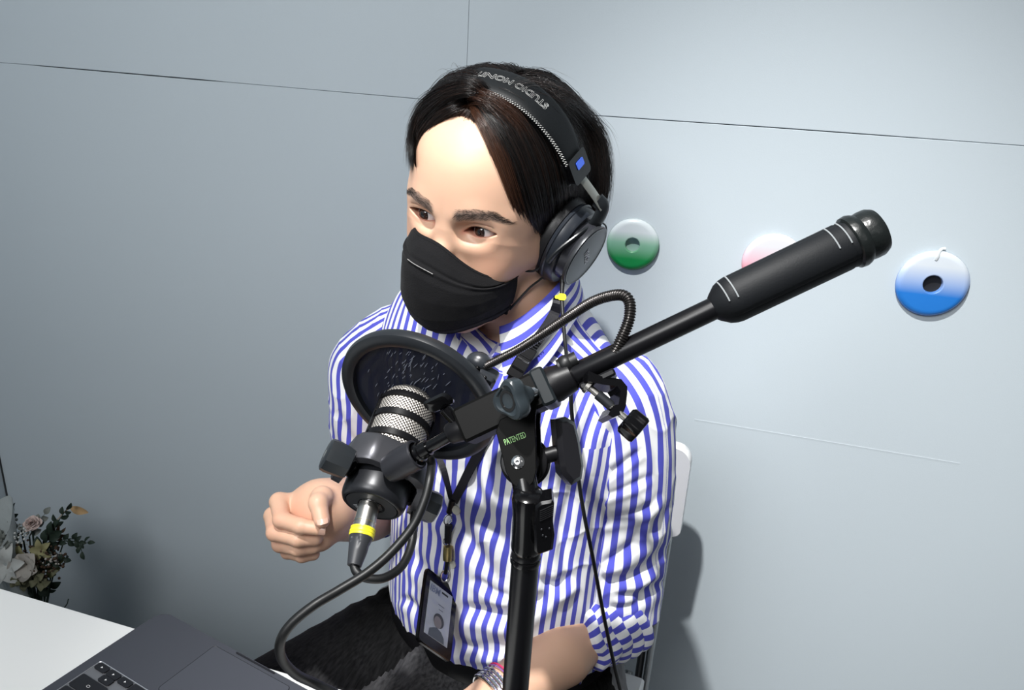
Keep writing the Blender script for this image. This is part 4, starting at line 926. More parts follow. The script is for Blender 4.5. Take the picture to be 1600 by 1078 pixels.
g.grid(h2w(np.array(rows_)), False, True); b_ = g.n; g.F += [tuple(range(28)), tuple(89 * 28 + i for i in reversed(range(28)))]; g.M += [0, 0]
bandm = mat('headband_leatherette', (.004, .005, .006), .55, spec=.2, bump=(800, .0001)); band = g.obj('headband', bandm, hp, smooth='all')
g = G()
for a in np.linspace(-56, 56, 84):
    for kk, ww in ((0, .93), (1, .995)):
        aa = a + .45 * kk; w_ = -.0205 * (1 - .25 * (abs(aa) / 58) ** 4); c = arc(aa) + ew * w_ * ww + arcn(aa) * (.0022 if kk == 0 else .0012); t = unit(arc(aa + 1) - arc(aa - 1))
        g.tube(h2w([c - t * .0006 - ew * .0007, c + t * .0006 + ew * .0007 + arcn(aa) * .0003]), .00038, 5)
g.obj('stitching', mat('white_thread', (.72, .72, .70), .6), band)
g = G(); g.tube(h2w([arc(a) + ew * .0200 * (1 - .25 * (abs(a) / 58) ** 4) + arcn(a) * .001 for a in np.linspace(-56, 56, 80)]), [.0012 + .0003 * (i % 2) for i in range(80)], 6); g.obj('rear_seam', bandm, band)
def wt(V):
    out = []
    for x, y, z in V:                                            # text runs along the band, readable from behind
        a = TXA - x * 1000 * .44
        n_ = arcn(a); out.append(h2w(arc(a) + ew * (-y * 0 + YS_ * y + .0015) + n_ * (.0050 + z)))
    return np.array(out)
TXA = 8.5; YS_ = -1
V, F = text_geo('STUDIO MONITOR', .0118, None, None, None, outline=.00015, warp=wt, shear=.0, bold=.0002)
G().add(V, F).obj('lettering', mat('band_print', (.50, .51, .50), .5), band, smooth=False)
cn = unit((.955, .11, -.267))
for s in (-1, 1):
    mir = np.array([s, 1, 1]); cnn = cn * mir; ccu = unit(np.array([0, -.10, 1.]) - (np.array([0, -.10, 1.]) @ cnn) * cnn); ccw = np.cross(cnn, ccu)
    cc = np.array([.0740, -.006, -.014]) if s > 0 else np.array([-.0660, -.034, -.012])
    # slider housing, metal strip, fork
    a = 58 * s; c = arc(a); n_ = arcn(a); t = unit(arc(a + s * 1) - arc(a - s * 1)); L_ = np.array([h2w(n_ + HO) - h2w(HO), 0], dtype=object)[0]
    W = lambda v_: np.asarray(v_) @ HR
    hb = G().box(h2w(c + t * .006 + n_ * .0005), W(ew), W(t), W(n_), .030, .022, .0095, .0018).obj('slider_housing', M['gloss'], hp)
    G().box(h2w(c + t * .0035 + n_ * .0054 + ew * .001), W(ew), W(t), W(n_), .0125, .0065, .0012, .0006).obj('blue_mark', M['blue'], hb)
    ft = cc + cnn * .030 + ccu * .030                             # where the fork meets the cup
    m0 = c + t * .012; m1 = ft + ccu * .022 + np.array([s * .001, 0, 0]); md = m1 - m0
    P = spline([m0, m0 * .5 + m1 * .5 + cnn * .0015, m1], 12); G().tube(h2w(P), [(.0009, .0062)] * 12, 10, up=W(unit(np.cross(md, ew)))).obj('steel_slider', mat('brushed_steel', (.42, .42, .38), .35, metal=.9), hp)
    fk = G(); P = spline([m1 + unit(m0 - m1) * .010, m1, m1 * .4 + ft * .6 + cnn * .002, ft - ccu * .004], 16); fk.tube(h2w(P), [(.0030, .0078 - .0000 * i) for i in range(16)], 12, up=W(cnn))
    for q in (-1, 1):
        P = spline([ft + ccw * q * .002, ft + ccw * q * .020 - ccu * .006, ft + ccw * q * .0355 - ccu * .026 - cnn * .006, ft + ccw * q * .0365 - ccu * .042 - cnn * .010], 14); fk.tube(h2w(P), [(.0024, .0036)] * 14, 10, up=W(cnn))
    fk.obj('fork', mat('fork_black', (.010, .012, .014), .34), hp)
    # cushion and housing: ovals along the cup normal
    def oval(g, prof, n=48, cap=True):
        th = np.linspace(0, 2 * np.pi, n, endpoint=False); A_ = []
        for t_, r_ in prof: A_.append(cc + cnn * t_ + np.outer(np.cos(th) * r_ * 1.0, ccu) + np.outer(np.sin(th) * r_ * .84, ccw))
        b0 = g.n; g.grid(h2w(np.array(A_)), False, True, 0, True)
        if cap: g.F += [tuple(b0 + i for i in range(n)), tuple(b0 + (len(prof) - 1) * n + i for i in reversed(range(n)))]; g.M += [0, 0]
        return g
    oval(G(), [(-.004, .026), (-.008, .032), (-.007, .040), (-.002, .0455), (.004, .0465), (.010, .0440), (.012, .038), (.012, .02)]).obj('ear_cushion', mat('cushion_leather', (.010, .010, .012), .42, bump=(420, .00005)), hp)
    hs = oval(G(), [(.010, .040), (.011, .0440), (.0145, .0452), (.0155, .0438), (.0225, .0425), (.0250, .0405), (.0252, .034)]).obj('cup_housing', mat('housing_grey', (.014, .017, .023), .30), hp)
    oval(G(), [(.024, .0350), (.0245, .0345), (.034, .0335), (.036, .0320), (.0362, .030)]).obj('inner_housing', mat('inner_grey', (.05, .052, .062), .25, metal=.5), hs)
    pc_ = cc + cnn * .0375
    def rnd(g, prof, n=48):
        th = np.linspace(0, 2 * np.pi, n, endpoint=False); A_ = np.array([pc_ + cnn * t_ + np.outer(np.cos(th) * r_, ccu) + np.outer(np.sin(th) * r_, ccw) for t_, r_ in prof]); b0 = g.n; g.grid(h2w(A_), False, True, 0, True)
        g.F += [tuple(b0 + i for i in range(n)), tuple(b0 + (len(prof) - 1) * n + i for i in reversed(range(n)))]; g.M += [0, 0]; return g
    pt = rnd(G(), [(-.002, .0335), (.0, .0345), (.002, .0345), (.0025, .0325), (.0025, .001)]).obj('cup_plate', mat('plate_grey', (.040, .043, .048), .32, metal=.4), hp)
    rnd(G(), [(.0024, .0322), (.0029, .0330), (.0029, .0322), (.0024, .0315)]).obj('plate_rim', M['gloss'], pt)
    if s > 0:
        V, F = text_geo('SONY', .0095, pc_ + cnn * .0029, unit(np.cross(ccu * .72 + ccw * .70, cnn)), unit(ccu * .72 + ccw * .70), depth=.00012, bold=.0002); G().add(h2w(V), F).obj('lettering', mat('plate_print', (.55, .55, .55), .5), pt, smooth=False)
    lw = spline([cc + cnn * .028 - ccw * .030 * s * 0 + ccu * .030 - np.array([0, .020, 0]), cc + cnn * .036 + ccu * .022 - np.array([0, .037, 0]), cc + cnn * .040 + ccu * .004 - np.array([0, .041, 0]), cc + cnn * .034 - ccu * .010 - np.array([0, .032, 0])], 16)
    G().tube(h2w(lw), .0009, 8).obj('cup_wire', M['rubber'], hp)
# headphone cord
cb = proj(h2w(np.array([.0770, -.014, -.016]) + cn * .02 - np.array([0, 0, .042])))
print('cord start', cb)
cdp = path([(880, 425, .752), (879, 440, .750), (878, 465, .745), (880, 500, .735), (884, 545, .715), (888, 580, .69), (891, 600, .672), (893, 640, .672), (897, 680, .69), (903, 740, .70), (912, 800, .71), (926, 870, .72), (943, 960, .74), (960, 1040, .76), (975, 1100, .78)])
G().tube(spline(cdp, 160), np.r_[np.linspace(.0030, .0030, 12), np.linspace(.0028, .0019, 10), np.full(138, .0019)], 12).obj('cord', M['rubber'], hp)
tg = at(878, 464, .7435); G().box(tg, cdir(1, .1, 0), cdir(-.1, 1, 0), cdir(0, 0, -1), .0062, .0046, .0050, .001).obj('yellow_tag', M['yellow'], hp)
G().box(tg + cdir(-1, 0, 0) * .0045, cdir(1, .1, 0), cdir(-.1, 1, 0), cdir(0, 0, -1), .0040, .0024, .0020, .0006).obj('yellow_tag', M['yellow'], hp)
# ------------------------------------------------------------------ arms, hands, trunk (one skin mesh)
EL_L, WR_L = at(966, 950, .872), at(762, 1106, .770)
EL_R, WR_R = at(600, 792, 1.05), at(507, 797, .815)
def tone_plain(V, knuck=None):
    c = np.tile(SK, (len(V), 1))
    if knuck is not None:
        for p, r in knuck: w = np.exp(-np.sum((V - p) ** 2, 1) / r ** 2); c = c * (1 - w[:, None] * np.array([.0, .13, .14]))
    return c
# right hand: thumb pressed on the side of the curled forefinger
HZ = .80
FG = {  # joints as (px, py, Z, radius mm)
 'index': [(484, 783, .822, 9.5), (436, 784, .806, 9.8), (440, 812, .783, 8.8), (470, 822, .773, 8.0), (498, 826, .772, 7.0)],
 'middle': [(482, 796, .832, 9.5), (427, 806, .822, 9.8), (430, 832, .792, 9.0), (466, 842, .780, 8.3), (492, 842, .786, 7.4)],
 'ring': [(482, 812, .842, 9.0), (431, 828, .834, 9.3), (438, 850, .804, 8.6), (466, 857, .790, 8.0), (490, 855, .796, 7.0)],
 'little': [(484, 826, .848, 8.3), (444, 848, .846, 8.3), (450, 862, .820, 7.6), (472, 868, .804, 7.2), (490, 866, .808, 6.6)],
 'thumb': [(512, 790, .806, 13.5), (503, 777, .788, 11.5), (497, 786, .772, 9.6), (503, 813, .763, 8.0)]}
FJ = {k: (np.array([at(*p[:3]) for p in v]), [p[3] / 1000 for p in v]) for k, v in FG.items()}
def hand_r(P):
    d = cone(P, at(575, 794, .985), WR_R, .044, .0330)
    d = smin(d, cone(P, at(520, 797, .835), at(496, 797, .822), .0300, .0290), .014)
    d = smin(d, cone(P, at(496, 792, .822), at(456, 800, .826), .0240, .0190), .012)
    d = smin(d, cone(P, at(498, 815, .828), at(462, 836, .834), .0210, .0170), .012)
    d = smin(d, cone(P, at(515, 805, .820), at(498, 840, .806), .0180, .0150), .014)        # heel of the palm
    for k, (J, R_) in FJ.items():
        kk = .009 if k == 'thumb' else .0050
        f_ = chain(P, J, R_, .0035)
        d = smin(d, f_, .0030) if k != 'thumb' else smin(d, f_, .0045)
    # web and creases
    d = d + .0007 * np.exp(-(np.linalg.norm(P - at(497, 781, .770), axis=1) / .004) ** 2)
    return d
lo, hi = np.minimum(EL_R, WR_R), np.maximum(EL_R, WR_R)
V, Q, _n_ = surface(hand_r, at(440, 760, .84) - [.14, .22, .16], at(560, 800, .9) + [.12, .22, .16], .00125)
kn = [(FJ[k][0][2], .010) for k in ('index', 'middle', 'ring', 'little')] + [(FJ['thumb'][0][-1], .009), (at(478, 800, .79), .018)]
PARTS.append((V, Q, tone_plain(V, kn)))
def nail(g, c, d_, n_, w, l):                                   # small curved plate
    d_ = unit(d_); n_ = unit(n_ - (n_ @ d_) * d_); b = np.cross(d_, n_); A = []
    for i in np.linspace(-1, 1, 9):
        row = []
        for j in np.linspace(-1, 1, 9):
            s_ = math.sqrt(max(0, 1 - .55 * abs(j) ** 3.0)); row.append(c + d_ * i * l * s_ + b * j * w + n_ * (-(j * j) * w * .36 - (i > .9) * .0002))
        A.append(row)
    A = np.array(A); b0 = g.n; g.grid(A); return g
# left forearm and a relaxed hand resting below the frame
hl = unit(WR_L - EL_L); hu = np.array([0, 0, 1.]); hs_ = unit(np.cross(hl, hu))
LP = WR_L + hl * .09 - hu * .012
def arm_l(P):
    d = cone(P, EL_L, EL_L * .55 + WR_L * .45, .0270, .0345); d = smin(d, cone(P, EL_L * .5 + WR_L * .5, WR_L, .0350, .0265), .01)
    d = smin(d, cone(P, WR_L, WR_L + hl * .05, .0250, .0260), .012)
    for k, o in enumerate((-.030, -.010, .010, .029)):
        b = WR_L + hl * .078 + hs_ * o; L_ = (.040, .045, .042, .033)[k]; m1 = b + hl * L_ - hu * .008; m2 = m1 + hl * L_ * .55 - hu * .018; m3 = m2 + hl * L_ * .3 - hu * .018
        d = smin(d, cone(P, WR_L + hl * .02 + hs_ * o * .5, b, .016, .0115), .008); d = smin(d, chain(P, [b, m1, m2, m3], [.0098, .009, .008, .007], .003), .004)
    t0 = WR_L + hl * .022 - hs_ * .028; d = smin(d, chain(P, [t0, t0 + hl * .035 - hs_ * .022 - hu * .01, t0 + hl * .068 - hs_ * .020 - hu * .022], [.014, .0105, .0085], .005), .008)
    return d
V, Q, _n_ = surface(arm_l, np.minimum(EL_L, LP) - .13, np.maximum(EL_L, LP) + .10, .0022)
PARTS.append((V, Q, tone_plain(V)))
# trunk under the shirt joins head and arms
SHLw, SHRw = t2w((.135, -.012, .045)), t2w((-.140, .0, .035))
def trunk(P):
    q = w2t(P); d = ell(q, (0, -.012, -.06), (.118, .078, .17)); d = smin(d, ell(q, (0, -.012, -.22), (.115, .078, .14)), .04)
    d = smin(d, cone(P, NECKW - [0, 0, .0], t2w((0, -.015, .06)), .054, .060), .03)
    for S_, E_ in ((SHLw, EL_L), (SHRw, EL_R)): d = smin(d, cone(P, S_, E_, .034, .026), .03)
    return d
V, Q, _n_ = surface(trunk, TO - [.30, .26, .42], TO + [.30, .40, .22], .006)
PARTS.append((V, Q, tone_plain(V)))
g = G(); tn = []
for V, Q, T in PARTS: g.add(V, Q.tolist()); tn.append(T)
g.obj('body', M['skin'], PERSON, smooth='all', attrs={'tone': np.vstack(tn)})
g = G(); J, R_ = FJ['thumb']; dv = unit(J[3] - J[2]); vw = unit(CAMP - J[3])
nail(g, J[3] + dv * .0015 + unit(vw + .5 * np.array([0, 0, 1.])) * .0079, dv, vw + .5 * np.array([0, 0, 1.]), .0054, .0056)
J, R_ = FJ['index']; dv = unit(J[4] - J[3]); vw = unit(CAMP - J[4]); nv_ = vw - .35 * np.array([0, 0, 1.]); nail(g, J[4] + unit(nv_) * .0069 + dv * .002, dv, nv_, .0045, .0048)
g.obj('fingernails', mat('nail', (.70, .44, .34), .28, spec=.5, coat=.15), PERSON, smooth='all')

# ------------------------------------------------------------------ cloth
PITCH = .0142
def stripe_material():
    m = mat('striped_cotton', (.85, .86, .88), .72, spec=.25, bump=(2600, .00006), sheen=.08); nt = m.node_tree; b = nt.nodes['Principled BSDF']
    a = nt.nodes.new('ShaderNodeAttribute'); a.attribute_name = 'st'; fr = nt.nodes.new('ShaderNodeMath'); fr.operation = 'FRACT'; nt.links.new(a.outputs['Fac'], fr.inputs[0])
    cr = nt.nodes.new('ShaderNodeValToRGB'); nt.links.new(fr.outputs[0], cr.inputs[0]); e = cr.color_ramp.elements; W_ = (.84, .85, .87, 1); B_ = (.078, .085, .50, 1)
    e[0].position = 0; e[0].color = W_; e[1].position = 1; e[1].color = W_
    for p, c in ((.255, W_), (.275, B_), (.725, B_), (.745, W_)): k = e.new(p); k.color = c
    nt.links.new(cr.outputs[0], b.inputs['Base Color']); return m
M['shirt'] = stripe_material()
N1, N2, N3 = Sines(3, 18, .5, 1.6), Sines(4, 18, .5, 1.8), Sines(5, 18, .4, 1.5)
def grid_normals(A, cu, cv):
    def df(X, ax, c):
        return (np.roll(X, -1, ax) - np.roll(X, 1, ax)) if c else np.gradient(X, axis=ax) * 2
    n = np.cross(df(A, 0, cu), df(A, 1, cv)); return n / (np.linalg.norm(n, axis=2)[..., None] + 1e-12)
def fold_field(P, folds):
    px, py, _z = proj(P); out = np.zeros(len(P))
    for pts, amp, w in folds:
        Q_ = spline(np.array([(x, y, 0) for x, y in pts], float), 24)[:, :2]; dm = np.full(len(P), 1e9); sg = np.zeros(len(P)); tt = np.zeros(len(P))
        for i in range(23):
            a, b = Q_[i], Q_[i + 1]; ab = b - a; L2_ = ab @ ab + 1e-9; t = np.clip(((px - a[0]) * ab[0] + (py - a[1]) * ab[1]) / L2_, 0, 1); dx, dy = px - a[0] - t * ab[0], py - a[1] - t * ab[1]
            d_ = np.hypot(dx, dy); better = d_ < dm; dm = np.where(better, d_, dm); sg = np.where(better, np.sign(ab[0] * dy - ab[1] * dx), sg); tt = np.where(better, (i + t) / 23, tt)
        env = np.clip(np.minimum(tt, 1 - tt) * 5, 0, 1) ** .7; x = dm * sg / w
        out += amp / 1000 * env * (-np.exp(-(x * 1.3) ** 2) + .75 * np.exp(-((x - 1.5) / .9) ** 2) + .35 * np.exp(-((x + 1.7) / 1.0) ** 2))
    return out
def cloth(name, A, st, parent, folds=(), noise=1.0, cu=False, cv=True, sw=1.0, thick=.0016, noff=None):
    nz, nu_ = A.shape[:2]; n_ = grid_normals(A, cu, cv); P = A.reshape(-1, 3); c = P.mean(0)
    if np.sum((P - c) * n_.reshape(-1, 3)) < 0: n_ = -n_
    nf = n_.reshape(-1, 3); tocam = CAMP - P; face = (np.sum(nf * tocam, 1) > 0).astype(float)
    fo = fold_field(P, folds) * face if len(folds) else np.zeros(len(P))
    w1 = 1 - np.abs(N1(P * [1, 1, .42], 46)); w2 = 1 - np.abs(N2(P * [1, 1, .6], 95)); w3 = N3(P, 20)
    dn_ = (.0022 * w1 ** 4 + .0012 * w2 ** 4 + .0034 * w3) * noise
    if noff is not None: dn_ = dn_ * noff.reshape(-1)
    D = P + nf * (fo + dn_)[:, None]
    st = st.reshape(-1) + sw * (.10 * w3 + 14 * fo + .05 * N1(P, 60))
    A2 = D.reshape(A.shape); g = G(); g.grid(A2, cu, cv); In = (A2 - n_ * thick); 
    g.grid(In, cu, cv, flip=True); k = g.n // 2
    for r0_ in ((0, nz - 1) if not cu else ()):
        m_ = nu_ if cv else nu_ - 1
        for j in range(m_): a, b = r0_ * nu_ + j, r0_ * nu_ + (j + 1) % nu_; g.F.append((a, b, b + k, a + k)); g.M.append(0)
    if not cv:
        for e_ in (0, nu_ - 1):
            for i in range(nz - 1 if not cu else nz): a, b = i * nu_ + e_, ((i + 1) % nz) * nu_ + e_; g.F.append((a, b, b + k, a + k)); g.M.append(0)
    o = g.obj(name, M['shirt'], parent, smooth='all', attrs={'st': np.r_[st, st]}); return o, A2, n_
TZs = [-.285, -.26, -.20, -.10, 0, .045, .075, .100, .120, .136, .142]
TA = [.148, .150, .146, .148, .152, .150, .132, .106, .080, .062, .058]
TBd = [.104, .108, .112, .112, .106, .098, .086, .075, .064, .056, .053]
TY = [.0, .004, .006, .002, -.002, -.006, -.010, -.013, -.015, -.016, -.016]
def smooth_interp(x, xp, fp):
    xf = np.linspace(xp[0], xp[-1], 400); f_ = np.interp(xf, xp, fp); k = np.ones(25) / 25; f_ = np.convolve(np.pad(f_, 12, 'edge'), k, 'valid'); return np.interp(x, xf, f_)
zz = np.concatenate([np.linspace(-.285, .045, 250), np.linspace(.0465, .142, 90)]); uu_ = np.linspace(0, 2 * np.pi, 420, endpoint=False)
a_ = smooth_interp(zz, TZs, TA)[:, None]; b_z = smooth_interp(zz, TZs, TBd)[:, None]; yc = smooth_interp(zz, TZs, TY)[:, None]
cu_, su_ = np.sin(uu_)[None], np.cos(uu_)[None]                 # u=0 is the front middle
X = a_ * np.sign(cu_) * np.abs(cu_) ** .92; Y = yc + b_z * np.sign(su_) * np.abs(su_) ** .92
Zg = np.repeat(zz[:, None], 420, 1) + .012 * (np.abs(X) / .15) ** 2 * np.clip(-zz[:, None] / .08, 0, 1)
front = su_ > 0
plk = front * np.exp(-(np.abs(X + .002) / .0155) ** 12); Y = Y + .0016 * plk
sref = np.where(zz[:, None] > .03, .152, a_); ang = np.arcsin(np.clip(X / sref, -1, 1)); arc_ = np.where(np.broadcast_to(front, ang.shape), ang, np.sign(X + 1e-9) * np.pi - ang)
st = arc_ * .152 / PITCH + .12
yoke = (zz[:, None] > .092) & front                             # the yoke panel turns the stripes along the shoulder
yz = (Zg - .092) / PITCH * 1.2 + Y * 0
st = np.where(yoke & (np.abs(X) > .0), (Y / PITCH * 1.1 + .3), st)
Zg = Zg + .060 * np.clip(zz[:, None] / .08, 0, 1) * np.clip(-X / .075, 0, 1) ** .8 * np.clip((.142 - zz[:, None]) / .03, 0, 1)
kt_ = np.clip((zz[:, None] - .075) / .067, 0, 1); Zg = Zg - .030 * kt_ ** 1.5 * (Y - yc) / b_z
X = np.where(X < 0, X * (1 + .24 * np.exp(-((zz[:, None] - .060) / .055) ** 2)), X)
T3 = np.stack([X, Y, Zg], -1)
FOLD_T = [([(812, 770), (820, 830), (828, 900)], 2.0, 8), ([(850, 840), (858, 880), (852, 920)], 2.6, 8), ([(872, 700), (878, 740), (872, 790)], 2.4, 8), ([(845, 690), (838, 740), (842, 790)], 1.8, 8), ([(760, 700), (770, 760), (788, 820)], 2.2, 9), ([(665, 740), (672, 790), (668, 840)], 2.0, 8),
 ([(740, 900), (770, 925), (800, 935)], 2.6, 8), ([(720, 1010), (760, 1020), (800, 1015)], 2.2, 7), ([(630, 930), (650, 950), (668, 985)], 3.0, 8), ([(650, 772), (690, 800), (735, 850), (770, 905)], 4.5, 13), ([(735, 730), (752, 790), (790, 850), (800, 900)], 3.8, 13), ([(640, 858), (672, 905), (690, 950), (700, 1000)], 4.0, 11),
 ([(712, 948), (750, 955), (800, 962), (850, 930), (892, 890)], 5.0, 13), ([(835, 900), (868, 915), (895, 898)], 4.0, 10), ([(905, 690), (893, 760), (880, 830), (884, 890)], 5.0, 14), ([(860, 760), (868, 800), (880, 850)], 3.5, 10),
 ([(660, 735), (655, 800), (640, 850)], 3.0, 10), ([(830, 560), (815, 600), (800, 650)], 2.0, 14), ([(940, 620), (915, 680), (905, 740)], 3.5, 12), ([(700, 1000), (750, 1010), (830, 1005)], 3.0, 12), ([(590, 520), (600, 545), (618, 560)], 2.5, 9)]
shirt, SA, Sn = cloth('shirt', t2w(T3), st, PERSON, FOLD_T, 1.0, False, True, noff=np.broadcast_to(np.clip((.13 - zz[:, None]) / .05, .15, 1), X.shape))
# sleeves: rings round a bent centre line, stripes run along the arm
def sleeve(name, C, R_, folds, ref, nr=220, nc=220, flat=1.0, phase=0.):
    P = spline(C, nr); r = np.interp(np.linspace(0, 1, nr), np.linspace(0, 1, len(R_)), R_); k = np.ones(15) / 15; r = np.convolve(np.pad(r, 7, 'edge'), k, 'valid')
    T = np.gradient(P, axis=0); T /= np.linalg.norm(T, axis=1)[:, None]; N = unit(ref - (ref @ T[0]) * T[0]); A = []
    th = np.linspace(0, 2 * np.pi, nc, endpoint=False)
    for i in range(nr):
        N = unit(N - (N @ T[i]) * T[i]); B = np.cross(T[i], N); A.append(P[i] + np.outer(np.cos(th) * r[i], N) + np.outer(np.sin(th) * r[i] * flat, B))
    st = np.tile(th / (2 * np.pi) * 20, (nr, 1)) + phase
    return cloth(name, np.array(A), st, shirt, folds, 1.0)
CL = [t2w((.075, -.014, .070)), t2w((.112, -.014, .060)), at(972, 618, .790), at(987, 672, .795), at(988, 740, .808), at(979, 820, .832), at(968, 890, .855), at(962, 945, .868)]
FOLD_L = [([(912, 762), (955, 738), (1005, 700)], 2.6, 7), ([(908, 785), (960, 770), (1020, 742)], 2.2, 7), ([(905, 820), (950, 812), (1000, 800), (1035, 770)], 2.4, 8), ([(1000, 640), (1020, 690), (1030, 740)], 1.5, 9), ([(935, 655), (925, 700), (912, 745)], 2.4, 7),
 ([(905, 905), (945, 880), (985, 850), (1010, 810)], 3.6, 9), ([(1010, 930), (985, 945), (950, 950)], 2.6, 8), ([(1040, 850), (1010, 885), (970, 905), (925, 900)], 4.5, 12), ([(1035, 905), (1000, 925), (960, 930)], 4.0, 10), ([(930, 700), (915, 760), (920, 810)], 4.0, 10), ([(940, 790), (930, 850), (915, 890)], 3.5, 10), ([(1045, 780), (1020, 830), (990, 860)], 2.5, 10), ([(975, 640), (950, 690), (935, 730)], 2.5, 10)]
slv, SLA, _q = sleeve('sleeve', CL, [.030, .044, .0475, .0470, .0475, .0480, .0490, .0485], FOLD_L, np.array([0, 0, 1.]))
CR = [t2w((-.140, -.002, .088)), t2w((-.160, .0, .080)), at(574, 566, .935), at(570, 620, .945), at(570, 690, .985), at(590, 760, 1.035)]
sleeve('sleeve', CR, [.018, .034, .0440, .0445, .0430, .0440], [([(545, 540), (560, 590), (575, 640)], 2.5, 10), ([(528, 640), (545, 680), (560, 700)], 3.0, 8)], np.array([0, 0, 1.]), phase=.4)
# rolled cuffs
def cuff(C0, C1, r0, r1, ref, folds, bulges=5, tilt=0.0):
    ax = unit(C1 - C0); L_ = np.linalg.norm(C1 - C0); N = unit(ref - (ref @ ax) * ax); B = np.cross(ax, N); n1_, n2_ = 90, 200; th = np.linspace(0, 2 * np.pi, n2_, endpoint=False); A = []; S_ = []
    for i in range(n1_):
        t = i / (n1_ - 1); bl = abs(math.sin(t * math.pi * bulges)) ** .6; end = min(1, min(t, 1 - t) * 14)
        r = (r0 + (r1 - r0) * t) - .006 * (1 - end) + .0023 * bl * (1 + .3 * np.sin(th * 2 + i * .05)) + .0012 * np.sin(th * 7 + t * 9)
        off = ax * L_ * t + 0; A.append(C0 + off + np.outer(np.cos(th) * r, N) + np.outer(np.sin(th) * r * .92, B) + np.outer(.004 * np.sin(th * 2 + 1.0) + .0025 * np.sin(th * 5), ax))
        S_.append(th / (2 * np.pi) * 20 * (1.0 if int(t * bulges) % 2 == 0 else 1.0) + [0, .5, .15, .62, .3, .8][int(min(t, .999) * bulges)])
    o, A2, n_ = cloth('rolled_cuff', np.array(A), np.array(S_), shirt, folds, .5); return o
cuff(at(905, 998, .842), at(975, 942, .868), .0400, .0560, np.array([0, 0, 1.]), [])
cuff(at(562, 791, .955), at(592, 785, 1.02), .0400, .0470, np.array([0, 0, 1.]), [])
# collar: stand and turned-down leaf, open at the throat
nc0 = w2t(NECKW); nk = unit(w2t(h2w((0, -.024, -.06))) - nc0)
def collar_leaf():
    A = []; S_ = []; n = 150
    for th in np.linspace(math.radians(19), math.radians(341), n):
        fr = math.cos(th); sd_ = math.sin(th); row = []; rs_ = []
        front_k = max(0, fr) ** 2.0
        for v in np.linspace(0, 1, 44):
            # v=0 lower edge of the stand inside, .3 fold line at the top, 1 the leaf's free edge
            ztop = .050 - .030 * front_k - .004 * fr
            if v < .34:
                k = v / .34; r_ = (.0625, .0570); z = .128 + (ztop - .0) * k * .82; sp = 1.0
            else:
                k = (v - .34) / .66; z = .128 + ztop * .82 - k * (.043 + .020 * front_k); sp = 1.0 + k * (.08 + .40 * front_k) + .05 * math.sin(min(1, k * 5) * math.pi / 2)
            cxy = nc0 + nk * (z - .130) * .85; z = z + .015 - .024 * fr; row.append((cxy[0] * .6 - .009 + sd_ * .0665 * sp, cxy[1] * .75 + .004 + fr * (.0640 * sp + .004 * front_k), z)); rs_.append(v * 6.2 + .12)
        A.append(row); S_.append(rs_)
    return np.array(A), np.array(S_)
A, S_ = collar_leaf(); _c, CA, Cn = cloth('collar', t2w(A), S_, shirt, [], .12, False, False, sw=.3)
# buttons on the placket
bm_ = mat('pearl_button', (.66, .66, .58), .25, coat=.5)
def front_pt(px, py):
    x_, y_, z_ = proj(SA.reshape(-1, 3)); f_ = (np.sum(Sn.reshape(-1, 3) * (CAMP - SA.reshape(-1, 3)), 1) > 0); d_ = np.hypot(x_ - px, y_ - py) + 1e3 * ~f_; i = int(np.argmin(d_)); return SA.reshape(-1, 3)[i], Sn.reshape(-1, 3)[i]
for px, py in ((766, 585), (714, 796), (708, 880), (704, 962)):
    p, n_ = front_pt(px, py); G().lathe([(.0, .0052), (.0016, .0054), (.0022, .0048), (.0017, .0034), (.0017, 1e-5)], p + n_ * .0004, n_, 24).obj('button', bm_, shirt)

# ------------------------------------------------------------------ trousers and shoes
HPL, HPR = t2w((.082, -.005, -.335)), t2w((-.080, -.005, -.335)); KR, KL = np.array([-.455, .385, .600]), np.array([.035, .385, .585]); AR, AL = np.array([-.47, .42, .10]), np.array([.06, .47, .10])
def trouser(P):
    q = w2t(P); d = ell(q, (0, -.003, -.330), (.153, .116, .105)); d = smin(d, np.maximum(ell(q, (0, .000, -.34), (.146, .104, .09)), -(q[:, 2] + .42)), .02)
    d = smin(d, cone(P, HPR, KR, .086, .066), .035); d = smin(d, cone(P, HPL, KL, .086, .066), .035)
    d = smin(d, cone(P, KR, AR, .064, .048), .02); d = smin(d, cone(P, KL, AL, .064, .048), .02)
    d = smax(d, q[:, 2] + .262, .006)
    w_ = 1 - np.abs(N1(P, 30)); d = d - .0030 * w_ ** 3 - .0012 * N3(P, 16) - .0012 * (1 - np.abs(N2(P, 70))) ** 3
    return d
V, Q, _n_ = surface(trouser, (-.62, .28, .05), (.22, .92, .62), .0045)
fo = fold_field(V, [([(600, 912), (640, 960), (672, 1000), (690, 1050)], 5, 12), ([(560, 945), (610, 950), (650, 985)], 3.5, 10), ([(575, 925), (600, 935), (625, 960)], 4, 9)]); V = V + _n_ * fo[:, None]
